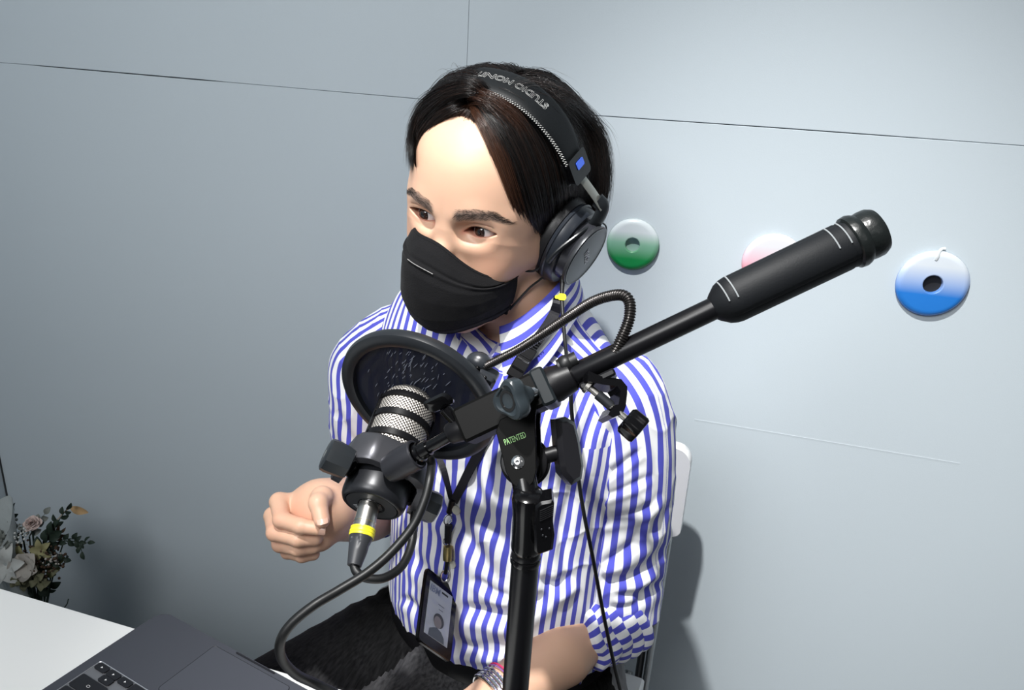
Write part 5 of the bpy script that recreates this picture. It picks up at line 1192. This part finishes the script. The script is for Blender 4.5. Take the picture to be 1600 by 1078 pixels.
def denim():
    m = mat('charcoal_denim', (.030, .030, .033), .85, spec=.2, sheen=.25); nt = m.node_tree; b = nt.nodes['Principled BSDF']; tc = nt.nodes.new('ShaderNodeTexCoord')
    n = nt.nodes.new('ShaderNodeTexNoise'); n.inputs['Scale'].default_value = 260; mp = nt.nodes.new('ShaderNodeMapping'); mp.inputs['Scale'].default_value = (1, .12, 1); mp.inputs['Rotation'].default_value = (0, 0, .5); nt.links.new(tc.outputs['Object'], mp.inputs[0]); nt.links.new(mp.outputs[0], n.inputs[0])
    cr = nt.nodes.new('ShaderNodeValToRGB'); nt.links.new(n.outputs[0], cr.inputs[0]); e = cr.color_ramp.elements; e[0].position = .3; e[0].color = (.022, .022, .025, 1); e[1].position = .75; e[1].color = (.085, .085, .090, 1); nt.links.new(cr.outputs[0], b.inputs['Base Color']); return m
g = G(); g.add(V, Q.tolist()); g.obj('trousers', denim(), PERSON, smooth='all')
for A_, s in ((AR, -1), (AL, 1)):
    fd = unit(TF + TL * .12 * s)
    def shoe(P): d = cone(P, A_ + [0, 0, -.045], A_ + [0, 0, .02], .040, .038); d = smin(d, cone(P, A_ + [0, 0, -.055] - fd * .03, A_ + fd * .16 + [0, 0, -.066], .040, .032), .03); return smax(d, .002 - P[:, 2], .004)
    V, Q, _n_ = surface(shoe, A_ - .26, A_ + .26, .006); g = G(); g.add(V, Q.tolist()); g.obj('shoe', M['rubber'], PERSON, smooth='all')
# belt
g = G(); th = np.linspace(0, 2 * np.pi, 90); P = np.array([t2w((.150 * math.sin(t), .002 + .112 * math.cos(t), -.272)) for t in th]); g.tube(P, [(.014, .0022)] * 90, 8, up=(0, 0, 1)); g.obj('belt', M['black'], PERSON)
# ------------------------------------------------------------------ lanyard and badge
_sx, _sy, _sz = proj(SA.reshape(-1, 3)); _fc = np.sum(Sn.reshape(-1, 3) * (CAMP - SA.reshape(-1, 3)), 1) > 0
_cn = Cn.reshape(-1, 3); _cx, _cy, _cz = proj(CA.reshape(-1, 3)); _ln = proj(SLA.reshape(-1, 3))
def surfZ(px, py):
    d_ = np.hypot(_sx - px, _sy - py) + 1e3 * ~_fc; i = np.argsort(d_)[:4]; z = float(_sz[i].mean())
    j = np.hypot(_cx - px, _cy - py) < 5
    if j.any(): z = min(z, float(_cz[j].min()))
    return z
def onshirt(px, py, off): return at(px, py, surfZ(px, py) - off)
ly = empty('lanyard', onshirt(705, 790, .004), 'black lanyard with a brass reel and a badge in a black holder', 'lanyard')
def strap(g, pts, w, th=.0010, nrm=None):
    P = spline(np.array(pts), 60); T = np.gradient(P, axis=0); T /= np.linalg.norm(T, axis=1)[:, None]; A = []
    for i in range(60):
        n_ = unit(CAMP - P[i]) if nrm is None else nrm; b = unit(np.cross(T[i], n_)); n2 = np.cross(b, T[i]); ww = np.interp(i / 59, np.linspace(0, 1, len(w)), w) / 2
        A.append([P[i] + b * ww + n2 * th, P[i] - b * ww + n2 * th, P[i] - b * ww - n2 * th, P[i] + b * ww - n2 * th])
    g.grid(np.array(A), False, True); b0 = g.n - 240; g.F += [(b0, b0 + 1, b0 + 2, b0 + 3), (b0 + 239, b0 + 238, b0 + 237, b0 + 236)]; g.M += [0, 0]; return g
M['strap'] = mat('satin_strap', (.004, .004, .008), .5, spec=.3, bump=(900, .0001))
nb_ = lambda a: t2w((math.sin(a) * .078, -.016 + math.cos(a) * .070, .150 + .018 * (1 - math.cos(a)) / 2))
s1 = strap(G(), [at(868, 428, .865), at(874, 446, .850), onshirt(873, 466, .004), onshirt(866, 490, .004), onshirt(851, 516, .004), onshirt(828, 546, .005), onshirt(805, 584, .005), onshirt(782, 640, .004), onshirt(754, 695, .004), onshirt(730, 742, .004), onshirt(709, 784, .005)], [.011, .011, .011, .012, .012, .010, .010, .009]); s1.obj('strap', M['strap'], ly, smooth=False)
s2 = strap(G(), [nb_(-2.9), nb_(-2.2), nb_(-1.5), t2w((-.074, .050, .118)), onshirt(650, 560, .004), onshirt(668, 640, .004), onshirt(682, 700, .004), onshirt(695, 740, .005), onshirt(706, 785, .006)], [.010, .010, .009, .008, .005]); s2.obj('strap', M['strap'], ly, smooth=False)
bk0, bk1 = onshirt(829, 543, .0085), onshirt(801, 590, .0085); bdv = unit(bk1 - bk0); bnv = unit(CAMP - bk0)
bs = unit(np.cross(bdv, bnv)); bnv = np.cross(bs, bdv)
b_ = G().box((bk0 + bk1) / 2, bs, bdv, bnv, .016, np.linalg.norm(bk1 - bk0), .0045, .001).obj('buckle', M['black'], ly)
for t in (.30, .42, .72): G().box(bk0 + (bk1 - bk0) * t + bnv * .0026, bs, bdv, bnv, .013, .0022, .001, .0003).obj('buckle_rib', M['gloss'] if t > .7 else M['chrome'] if t == .42 else M['black'], b_)
for k in range(5): G().tube([onshirt(838 - k * 3.2, 528 + k * 3.4, .0105), onshirt(846 - k * 3.2, 533 + k * 3.4, .0105)], .0009, 6).obj('buckle_rib', M['gloss'], b_)
# clip chain and reel
G().tube([onshirt(707, 780, .006), onshirt(702, 800, .006)], .0035, 10).obj('end_sleeve', M['black'], ly)
def ringg(px, py, off, R_, r, tilt=0): c = onshirt(px, py, off); th = np.linspace(0, 2 * np.pi, 26); a_1, b_1 = cdir(1, tilt, .3), cdir(-tilt, 1, .2); G().tube([c + a_1 * math.cos(t) * R_[0] + b_1 * math.sin(t) * R_[1] for t in th], r, 8, cap=False).obj('metal_ring', M['chrome'], ly)
ringg(700, 812, .006, (.0042, .0058), .0008, .3); ringg(697, 846, .006, (.0030, .0044), .0007); ringg(695, 900, .007, (.0045, .0072), .0011, .2)
G().tube([onshirt(701, 820, .006), onshirt(699, 848, .006)], [.0045, .0035], 8).obj('strap_tab', M['strap'], ly)
rc = onshirt(700, 864, .008); G().lathe([(-.0085, .0030), (-.0080, .0052), (-.003, .0056), (.003, .0056), (.0080, .0052), (.0085, .0030)], rc, cdir(-.05, 1, .1), 28).obj('brass_reel', M['brass'], ly)
G().tube([onshirt(699, 875, .007), onshirt(696, 896, .007)], .0022, 10).obj('reel_tab', M['black'], ly)
Zb_ = surfZ(690, 905) - .020
q = np.array([at(665, 886, Zb_), at(713.5, 923, Zb_ + .026), at(702, 1036, Zb_ - .020), at(650, 1000, Zb_ - .046)])
nq = unit(np.cross(q[1] - q[0], q[3] - q[0])); nq = nq if nq @ (CAMP - q[0]) > 0 else -nq; q = q - np.outer((q - q.mean(0)) @ nq, nq)
def rq(q, r=.12, n=4):                                          # soften the corners of a four-sided outline
    out = []
    for i in range(4):
        p0, p1, p2 = q[i - 1], q[i], q[(i + 1) % 4]; a, b = p1 + (p0 - p1) * r * .6, p1 + (p2 - p1) * r
        for k in range(n + 1): t = k / n; out.append((1 - t) ** 2 * a + 2 * t * (1 - t) * p1 + t * t * b)
    return np.array(out)
qq = q if np.cross(q[1] - q[0], q[2] - q[1]) @ nq > 0 else q[::-1]
hold = G().poly(rq(qq), nq, .0055, .001).obj('badge_holder', M['gloss'], ly)
def bq(u, v, h=.003): return q[0] + (q[1] - q[0]) * u + (q[3] - q[0]) * v + nq * h
cardc = np.array([bq(.13, .15), bq(.83, .15), bq(.83, .86), bq(.13, .86)]); cc_ = cardc if np.cross(cardc[1] - cardc[0], cardc[2] - cardc[1]) @ nq > 0 else cardc[::-1]
card = G().poly(cc_, nq, .0004).obj('badge_card', mat('card_grey', (.42, .46, .50), .35, coat=.5), ly, smooth=False)
ux, uy = unit(q[1] - q[0]), unit(q[0] - q[3])
def btext(s, u, v, size, m): V, F = text_geo(s, size, bq(u, v, .0033), ux, np.cross(nq, ux) if np.cross(nq, ux) @ uy > 0 else -np.cross(nq, ux), depth=.00005, bold=.0001); G().add(V, F).obj('lettering', m, card, smooth=False)
btext('IBM', .30, .235, .0105, mat('badge_print', (.20, .24, .34), .5))
G().box(bq(.60, .20, .0033), ux, uy, nq, .0105, .0020, .0003, .0002).obj('badge_slot', M['dark'], card)
for v, w_ in ((.385, .010), (.445, .007)): G().box(bq(.53, v, .0033), ux, uy, nq, w_, .0009, .0002, .0001).obj('name_line', mat('name_grey', (.16, .18, .22), .5), card)
def bpoly(pts, name, m, h): P = np.array([bq(u, v, h) for u, v in pts]); G().poly(P[::-1] if np.cross(P[1] - P[0], P[2] - P[1]) @ nq < 0 else P, nq, .0001).obj(name, m, card, smooth=False)
el_ = lambda cx, cy, a, b, n=20: [(cx + a * math.cos(2 * math.pi * k / n), cy + b * math.sin(2 * math.pi * k / n)) for k in range(n)]
bpoly([(.24, .855), (.26, .76), (.38, .72), (.46, .70), (.60, .72), (.70, .78), (.72, .855)], 'portrait_jacket', mat('portrait_jacket', (.10, .12, .14), .5), .0034)
bpoly(el_(.50, .60, .155, .095), 'portrait_hair', mat('portrait_hair', (.05, .055, .06), .5), .0035); bpoly(el_(.475, .625, .115, .078), 'portrait_face', mat('portrait_face', (.24, .22, .22), .5), .0036)

# ------------------------------------------------------------------ bracelet and watch on the left wrist
wa = unit(WR_L - EL_L)
def wristring(t, R_, r, m, name, parent): c = EL_L + (WR_L - EL_L) * t; N = unit(np.cross(wa, [0, 0, 1.])); B = np.cross(wa, N); th = np.linspace(0, 2 * np.pi, 60); return G().tube([c + N * math.cos(a) * R_ + B * math.sin(a) * R_ for a in th], r, 8, cap=False).obj(name, m, parent)
wt_ = empty('wristwatch', EL_L + (WR_L - EL_L) * .94, 'silver linked wristwatch on the lowered wrist', 'watch')
for k in range(4): wristring(.90 + k * .022, .0325, .0018, M['chrome'], 'bracelet_link_row', wt_)
c = EL_L + (WR_L - EL_L) * .935; N = unit(np.cross(wa, [0, 0, 1.])); B = np.cross(wa, N); B = B if B[2] > 0 else -B
dd = unit(B * -.9 - unit(CAMP - c) * .3); dd = unit(dd - (dd @ wa) * wa); G().lathe([(0, .0150), (.002, .0165), (.0065, .0165), (.0085, .0145), (.0085, 1e-5)], c + dd * .0305, dd, 32).obj('watch_case', M['silver'], wt_)
bb = empty('bracelet', EL_L + (WR_L - EL_L) * .85, 'thin pink cord bracelet beside the wristwatch', 'bracelet')
wristring(.855, .0332, .0009, mat('pink_cord', (.65, .03, .14), .5), 'cord', bb); wristring(.868, .0330, .0007, mat('purple_cord', (.25, .08, .35), .5), 'cord', bb)

# ------------------------------------------------------------------ chair
p1, p2 = at(1086, 694, .985), at(1066, 843, 1.035)
cb = math.radians(7); CXd = np.array([math.cos(cb), -math.sin(cb), 0]); CYd = np.array([math.sin(cb), math.cos(cb), 0])
PW = .40; pr_ = p1.copy(); ctop = pr_ - CXd * (PW / 2)
ch = empty('chair', (ctop - CYd * .17) * [1, 1, 0], 'white folding chair with rounded back panel that the person sits on', 'chair')
hgt = float(p1[2] - p2[2]); zt = float(p1[2]); g = G(); A = []
for t in np.sin(np.linspace(-1, 1, 61) * np.pi / 2):
    edge = max(0, (abs(t) - .90) / .10); inset = .022 * (1 - math.sqrt(max(0, 1 - edge ** 2))); c = ctop + CXd * t * PW / 2 - CYd * (.012 * t * t); th_ = .009; row = []
    for (a, b) in ((-th_, 0), (-th_ * .6, .0035), (th_ * .6, .0035), (th_, 0)): row.append(c + CYd * a - [0, 0, inset] + [0, 0, b - .0035])
    for (a, b) in ((th_, 0), (th_ * .6, -.0035), (-th_ * .6, -.0035), (-th_, 0)): row.append(c + CYd * (a + .012) + [0, 0, -hgt + inset * .7 + b + .0035])
    A.append(row)
g.grid(np.array(A), False, True); b0 = g.n - 61 * 8; g.F += [tuple(b0 + i for i in range(8)), tuple(b0 + 480 + i for i in reversed(range(8)))]; g.M += [0, 0]
g.obj('backrest', M['white'], ch)
tubeM = mat('chair_steel', (.34, .36, .37), .32, metal=.8); darkM = mat('chair_dark', (.03, .032, .035), .4)
for s in (-1, 1):
    top = ctop + CXd * s * (PW / 2 - .016) + CYd * .004 + [0, 0, -hgt * .5]; bot = np.array([top[0], top[1], .012]) - CYd * .005
    G().tube([top, top * .4 + bot * .6, bot], [(.0055, .0095)] * 3, 14, up=CXd).obj('leg', tubeM, ch)
    G().tube([top - CXd * s * .011 - CYd * .004 + [0, 0, -.05], bot - CXd * s * .011 - CYd * .30 + [0, 0, 0]] if False else [top - CXd * s * .013 + [0, 0, -.07], np.array([top[0], top[1], .47]) - CXd * s * .013, np.array([top[0], top[1], .30]) - CXd * s * .013], [(.0055, .0085)] * 3, 12, up=CXd).obj('inner_rail', darkM, ch)
    G().tube([np.array([top[0], top[1], .44]) - CXd * s * .026 - CYd * .02, np.array([top[0], top[1], .012]) - CXd * s * .026 - CYd * .36], [(.006, .0095)] * 2, 14, up=CXd).obj('leg', tubeM, ch)
zs_ = .448; sc_ = (ctop - CYd * .215) * [1, 1, 0] + [0, 0, zs_ - .012]
G().box(sc_, CXd, CYd, (0, 0, 1), .370, .375, .024, .004).obj('seat', M['white'], ch)

# ------------------------------------------------------------------ dried flowers in a tall vase between table and wall
BZ = 1.21
bo_ = at(42, 868, BZ); bq_ = empty('flower_arrangement', bo_ * [1, 1, 0], 'dried flowers and dark leaf sprigs behind the table corner', 'flowers')
bx0 = np.array([bo_[0], bo_[1], 0.0])
G().lathe([(0, .050), (.004, .060), (.10, .068), (.25, .050), (.33, .034), (.35, .036), (.35, .030), (.32, .028), (.20, .04)], bx0, (0, 0, 1), 40, cap=False).obj('vase', mat('dark_vase', (.02, .025, .028), .25), bq_)
rf = np.random.default_rng(3); DV, RV, OV = cdir(0, 1, 0), cdir(1, 0, 0), cdir(0, 0, -1)
root = bx0 + [0, 0, .335]
def leafm(name, col, c2=None): return mat(name, col, .6, spec=.25, noisecol=(c2 or tuple(x * .6 for x in col), 60))
LM = {'dark': leafm('dark_leaf', (.020, .035, .024)), 'olive': leafm('olive_leaf', (.075, .085, .035)), 'pale': leafm('pale_petal', (.50, .47, .43), (.38, .36, .32)), 'rose': leafm('rose_petal', (.62, .52, .48), (.52, .40, .37)), 'white': leafm('white_petal', (.62, .64, .62), (.5, .52, .5)), 'tan': leafm('tan_leaf', (.48, .32, .16), (.36, .24, .12)), 'grey': leafm('grey_leaf', (.22, .24, .22)), 'yellow': leafm('yellow_petal', (.30, .29, .15), (.22, .2, .1)), 'brown': leafm('brown_bloom', (.085, .052, .030), (.05, .03, .02)), 'green': leafm('dried_green', (.20, .20, .12))}
def leaf(g, p, d_, L_, w, curl=.15, n_=None):
    d_ = unit(d_); n_ = OV + rf.normal(size=3) * .35 if n_ is None else n_; s_ = unit(np.cross(d_, n_)); n2 = np.cross(s_, d_); A = []
    for t in np.linspace(0, 1, 9):
        ww = w * math.sin(math.pi * min(1, t * .93 + .05)) ** .8; c = p + d_ * L_ * t + n2 * L_ * curl * math.sin(t * math.pi) ; A.append([c - s_ * ww + n2 * ww * .25, c - s_ * ww * .5 + n2 * ww * .06, c, c + s_ * ww * .5 + n2 * ww * .06, c + s_ * ww + n2 * ww * .25])
    A = np.array(A); g.grid(A); g.grid(A - n2 * .0004, flip=True)
def sprig(pts, m, L_, w, n, name='leaf_sprig'):
    P = spline(path([(x, y, BZ + dz) for x, y, dz in pts]), 30); g = G(); g.tube(P, np.linspace(.0012, .0005, 30), 6)
    st_ = G().tube(spline(np.array([root + rf.normal(size=3) * .008, root * .5 + P[0] * .5 + [0, 0, .01], P[0]]), 12), .0012, 6).obj('stem', LM['dark'], bq_)
    for k in range(n):
        i = int(3 + k * 26 / n); T = unit(P[min(29, i + 1)] - P[i - 1]); side = (-1) ** k; sd_ = unit(np.cross(T, OV)); leaf(g, P[i], T * .8 + sd_ * side * .9 + rf.normal(size=3) * .15, L_ * rf.uniform(.8, 1.15) * (1 - .3 * k / n), w)
    leaf(g, P[-1], P[-1] - P[-3], L_ * .8, w * .9); g.obj(name, LM[m], bq_)
sprig([(66, 880, 0), (80, 845, .0), (86, 822, .005), (97, 806, .01), (104, 796, .01)], 'dark', .017, .0042, 9)
sprig([(70, 875, .01), (90, 848, .0), (108, 842, .0), (122, 845, .0), (128, 862, .0)], 'dark', .017, .0040, 9)
sprig([(100, 845, 0), (118, 846, 0), (130, 848, 0), (137, 848, 0)], 'dark', .015, .0038, 4)
sprig([(30, 870, 0), (24, 840, .005), (20, 815, .005), (22, 796, .005)], 'dark', .014, .0038, 8)
sprig([(55, 870, -.01), (70, 850, -.01), (78, 838, -.01), (84, 828, -.01)], 'dark', .024, .007, 8)
sprig([(50, 885, -.01), (80, 880, -.01), (98, 874, -.01), (103, 872, 0)], 'dark', .015, .004, 6)
sprig([(40, 900, 0), (70, 895, 0), (90, 880, 0)], 'olive', .020, .006, 8)
sprig([(20, 900, .02), (40, 912, .02), (62, 918, .02), (76, 915, .02)], 'dark', .026, .008, 9)
sprig([(10, 900, .02), (8, 870, .02), (6, 850, .02)], 'dark', .022, .007, 8)
sprig([(74, 850, 0), (86, 838, 0), (92, 833, 0)], 'brown', .018, .003, 10)
sprig([(46, 838, .01), (58, 818, .01), (70, 803, .01)], 'grey', .018, .0055, 5)
def rose(px, py, dz, R_, m, n=26, name='rose', ax=None):
    c = at(px, py, BZ + dz); ax = unit(OV * .8 + np.array([0, 0, .6]) + RV * .1) if ax is None else ax; u_ = unit(np.cross(ax, [0, 0, 1.])); v_ = np.cross(ax, u_); g = G()
    for k in range(n):
        t = k / n; a = k * 2.4; r = R_ * (.15 + .8 * t); e = u_ * math.cos(a) + v_ * math.sin(a); s_ = np.cross(ax, e); A = []
        for i in np.linspace(-1, 1, 7):
            row = []
            for j in np.linspace(0, 1, 6): wv = R_ * (.30 + .45 * t) * math.sin(.4 + j * 2.2) / 1.0; row.append(c + e * (r * (j ** 1.6) * (1 - .25 * i * i)) + s_ * i * wv + ax * (R_ * .75 * (1 - t * .75) * j ** .7 - R_ * .25 * t + R_ * .08 * math.sin(3 * i + k)))
            A.append(row)
        g.grid(np.array(A))
    G().tube(spline(np.array([root, root * .4 + c * .6, c]), 10), .0015, 6).obj('stem', LM['dark'], bq_)
    g.obj(name, LM[m], bq_)
rose(50, 818, .0, .0165, 'rose')
def cluster(px, py, dz, R_, m, n, r, name): 
    c = at(px, py, BZ + dz); g = G()
    for k in range(n): g.ball(c + rf.normal(size=3) * R_ * .5, r * rf.uniform(.6, 1.2), 5)
    G().tube([root, c], .0014, 6).obj('stem', LM['dark'], bq_); g.obj(name, LM[m], bq_)
cluster(26, 840, -.012, .016, 'white', 46, .0018, 'small_white_blossom'); cluster(33, 826, .0, .013, 'grey', 26, .0022, 'grey_blossom')
cluster(76, 876, -.005, .024, 'brown', 110, .0023, 'brown_bloom'); cluster(84, 874, -.014, .012, 'pale', 24, .0018, 'pale_blossom'); cluster(60, 868, 0, .02, 'brown', 70, .0022, 'brown_bloom')
cluster(26, 858, 0, .016, 'brown', 50, .0022, 'brown_bloom'); cluster(6, 838, .01, .02, 'grey', 50, .0025, 'grey_blossom')
def petals(px, py, dz, R_, m, n, name, w=.45, up_=.3, a0=0):
    c = at(px, py, BZ + dz); g = G(); 
    for k in range(n): a = a0 + 2 * math.pi * k / n; leaf(g, c, RV * math.cos(a) + DV * math.sin(a) + OV * up_, R_ * rf.uniform(.85, 1.1), R_ * w, .18, OV)
    G().tube([root, c], .0014, 6).obj('stem', LM['dark'], bq_); g.obj(name, LM[m], bq_)
petals(66, 858, -.012, .019, 'yellow', 5, 'star_flower', .30, .2, -1.9)
petals(10, 882, -.02, .038, 'white', 6, 'white_lily', .30, .2, -1.2)
petals(42, 882, -.018, .026, 'pale', 5, 'pale_magnolia', .62, .3, .4)
petals(30, 868, -.01, .018, 'yellow', 4, 'dried_bloom', .5, .2, .1)
g = G(); c = at(50, 900, BZ - .01)
for k in range(34): leaf(g, c + RV * rf.uniform(-.024, .030) + DV * rf.uniform(-.012, .012) + OV * rf.uniform(-.005, .012), rf.normal(size=3), .014, .006, .4)
g.obj('ruffled_leaves', LM['green'], bq_)
g = G(); leaf(g, at(110, 793, BZ + .03), RV + DV * .28, .031, .0068, .08, OV); g.obj('tan_leaf', LM['tan'], bq_)
G().tube(spline(np.array([root, at(70, 850, BZ + .02), at(95, 806, BZ + .03), at(111, 793, BZ + .03)]), 20), .0006, 5).obj('stem', LM['tan'], bq_)
g = G(); wp = path([(-30, 800, BZ + .03), (14, 774, BZ - .01), (19, 800, BZ - .02), (12, 832, BZ - .03), (-6, 862, BZ - .03), (-40, 880, BZ)]); ce_ = at(-20, 850, BZ - .05)
A = np.array([[p * (1 - t) + (root + [0, 0, .02]) * t + OV * .010 * math.sin(t * 3) for t in np.linspace(0, .8, 8)] for p in spline(wp, 24)]); g.grid(A); g.grid(A - OV * .0006, flip=True)
g.obj('wrapping_paper', mat('tissue_paper', (.42, .46, .46), .7, bump=(60, .002)), bq_)
sprig([(8, 862, -.03), (4, 848, -.03), (2, 838, -.03)], 'grey', .016, .003, 8)
# a thin stalk poking up behind the table edge
G().tube(spline(path([(106, 952, 1.0), (107, 945, 1.0), (105, 938, 1.0)]) if False else np.array([root, at(100, 950, BZ - .1), at(107, 936, BZ - .1)]), 12), .0009, 6).obj('stem', LM['dark'], bq_)
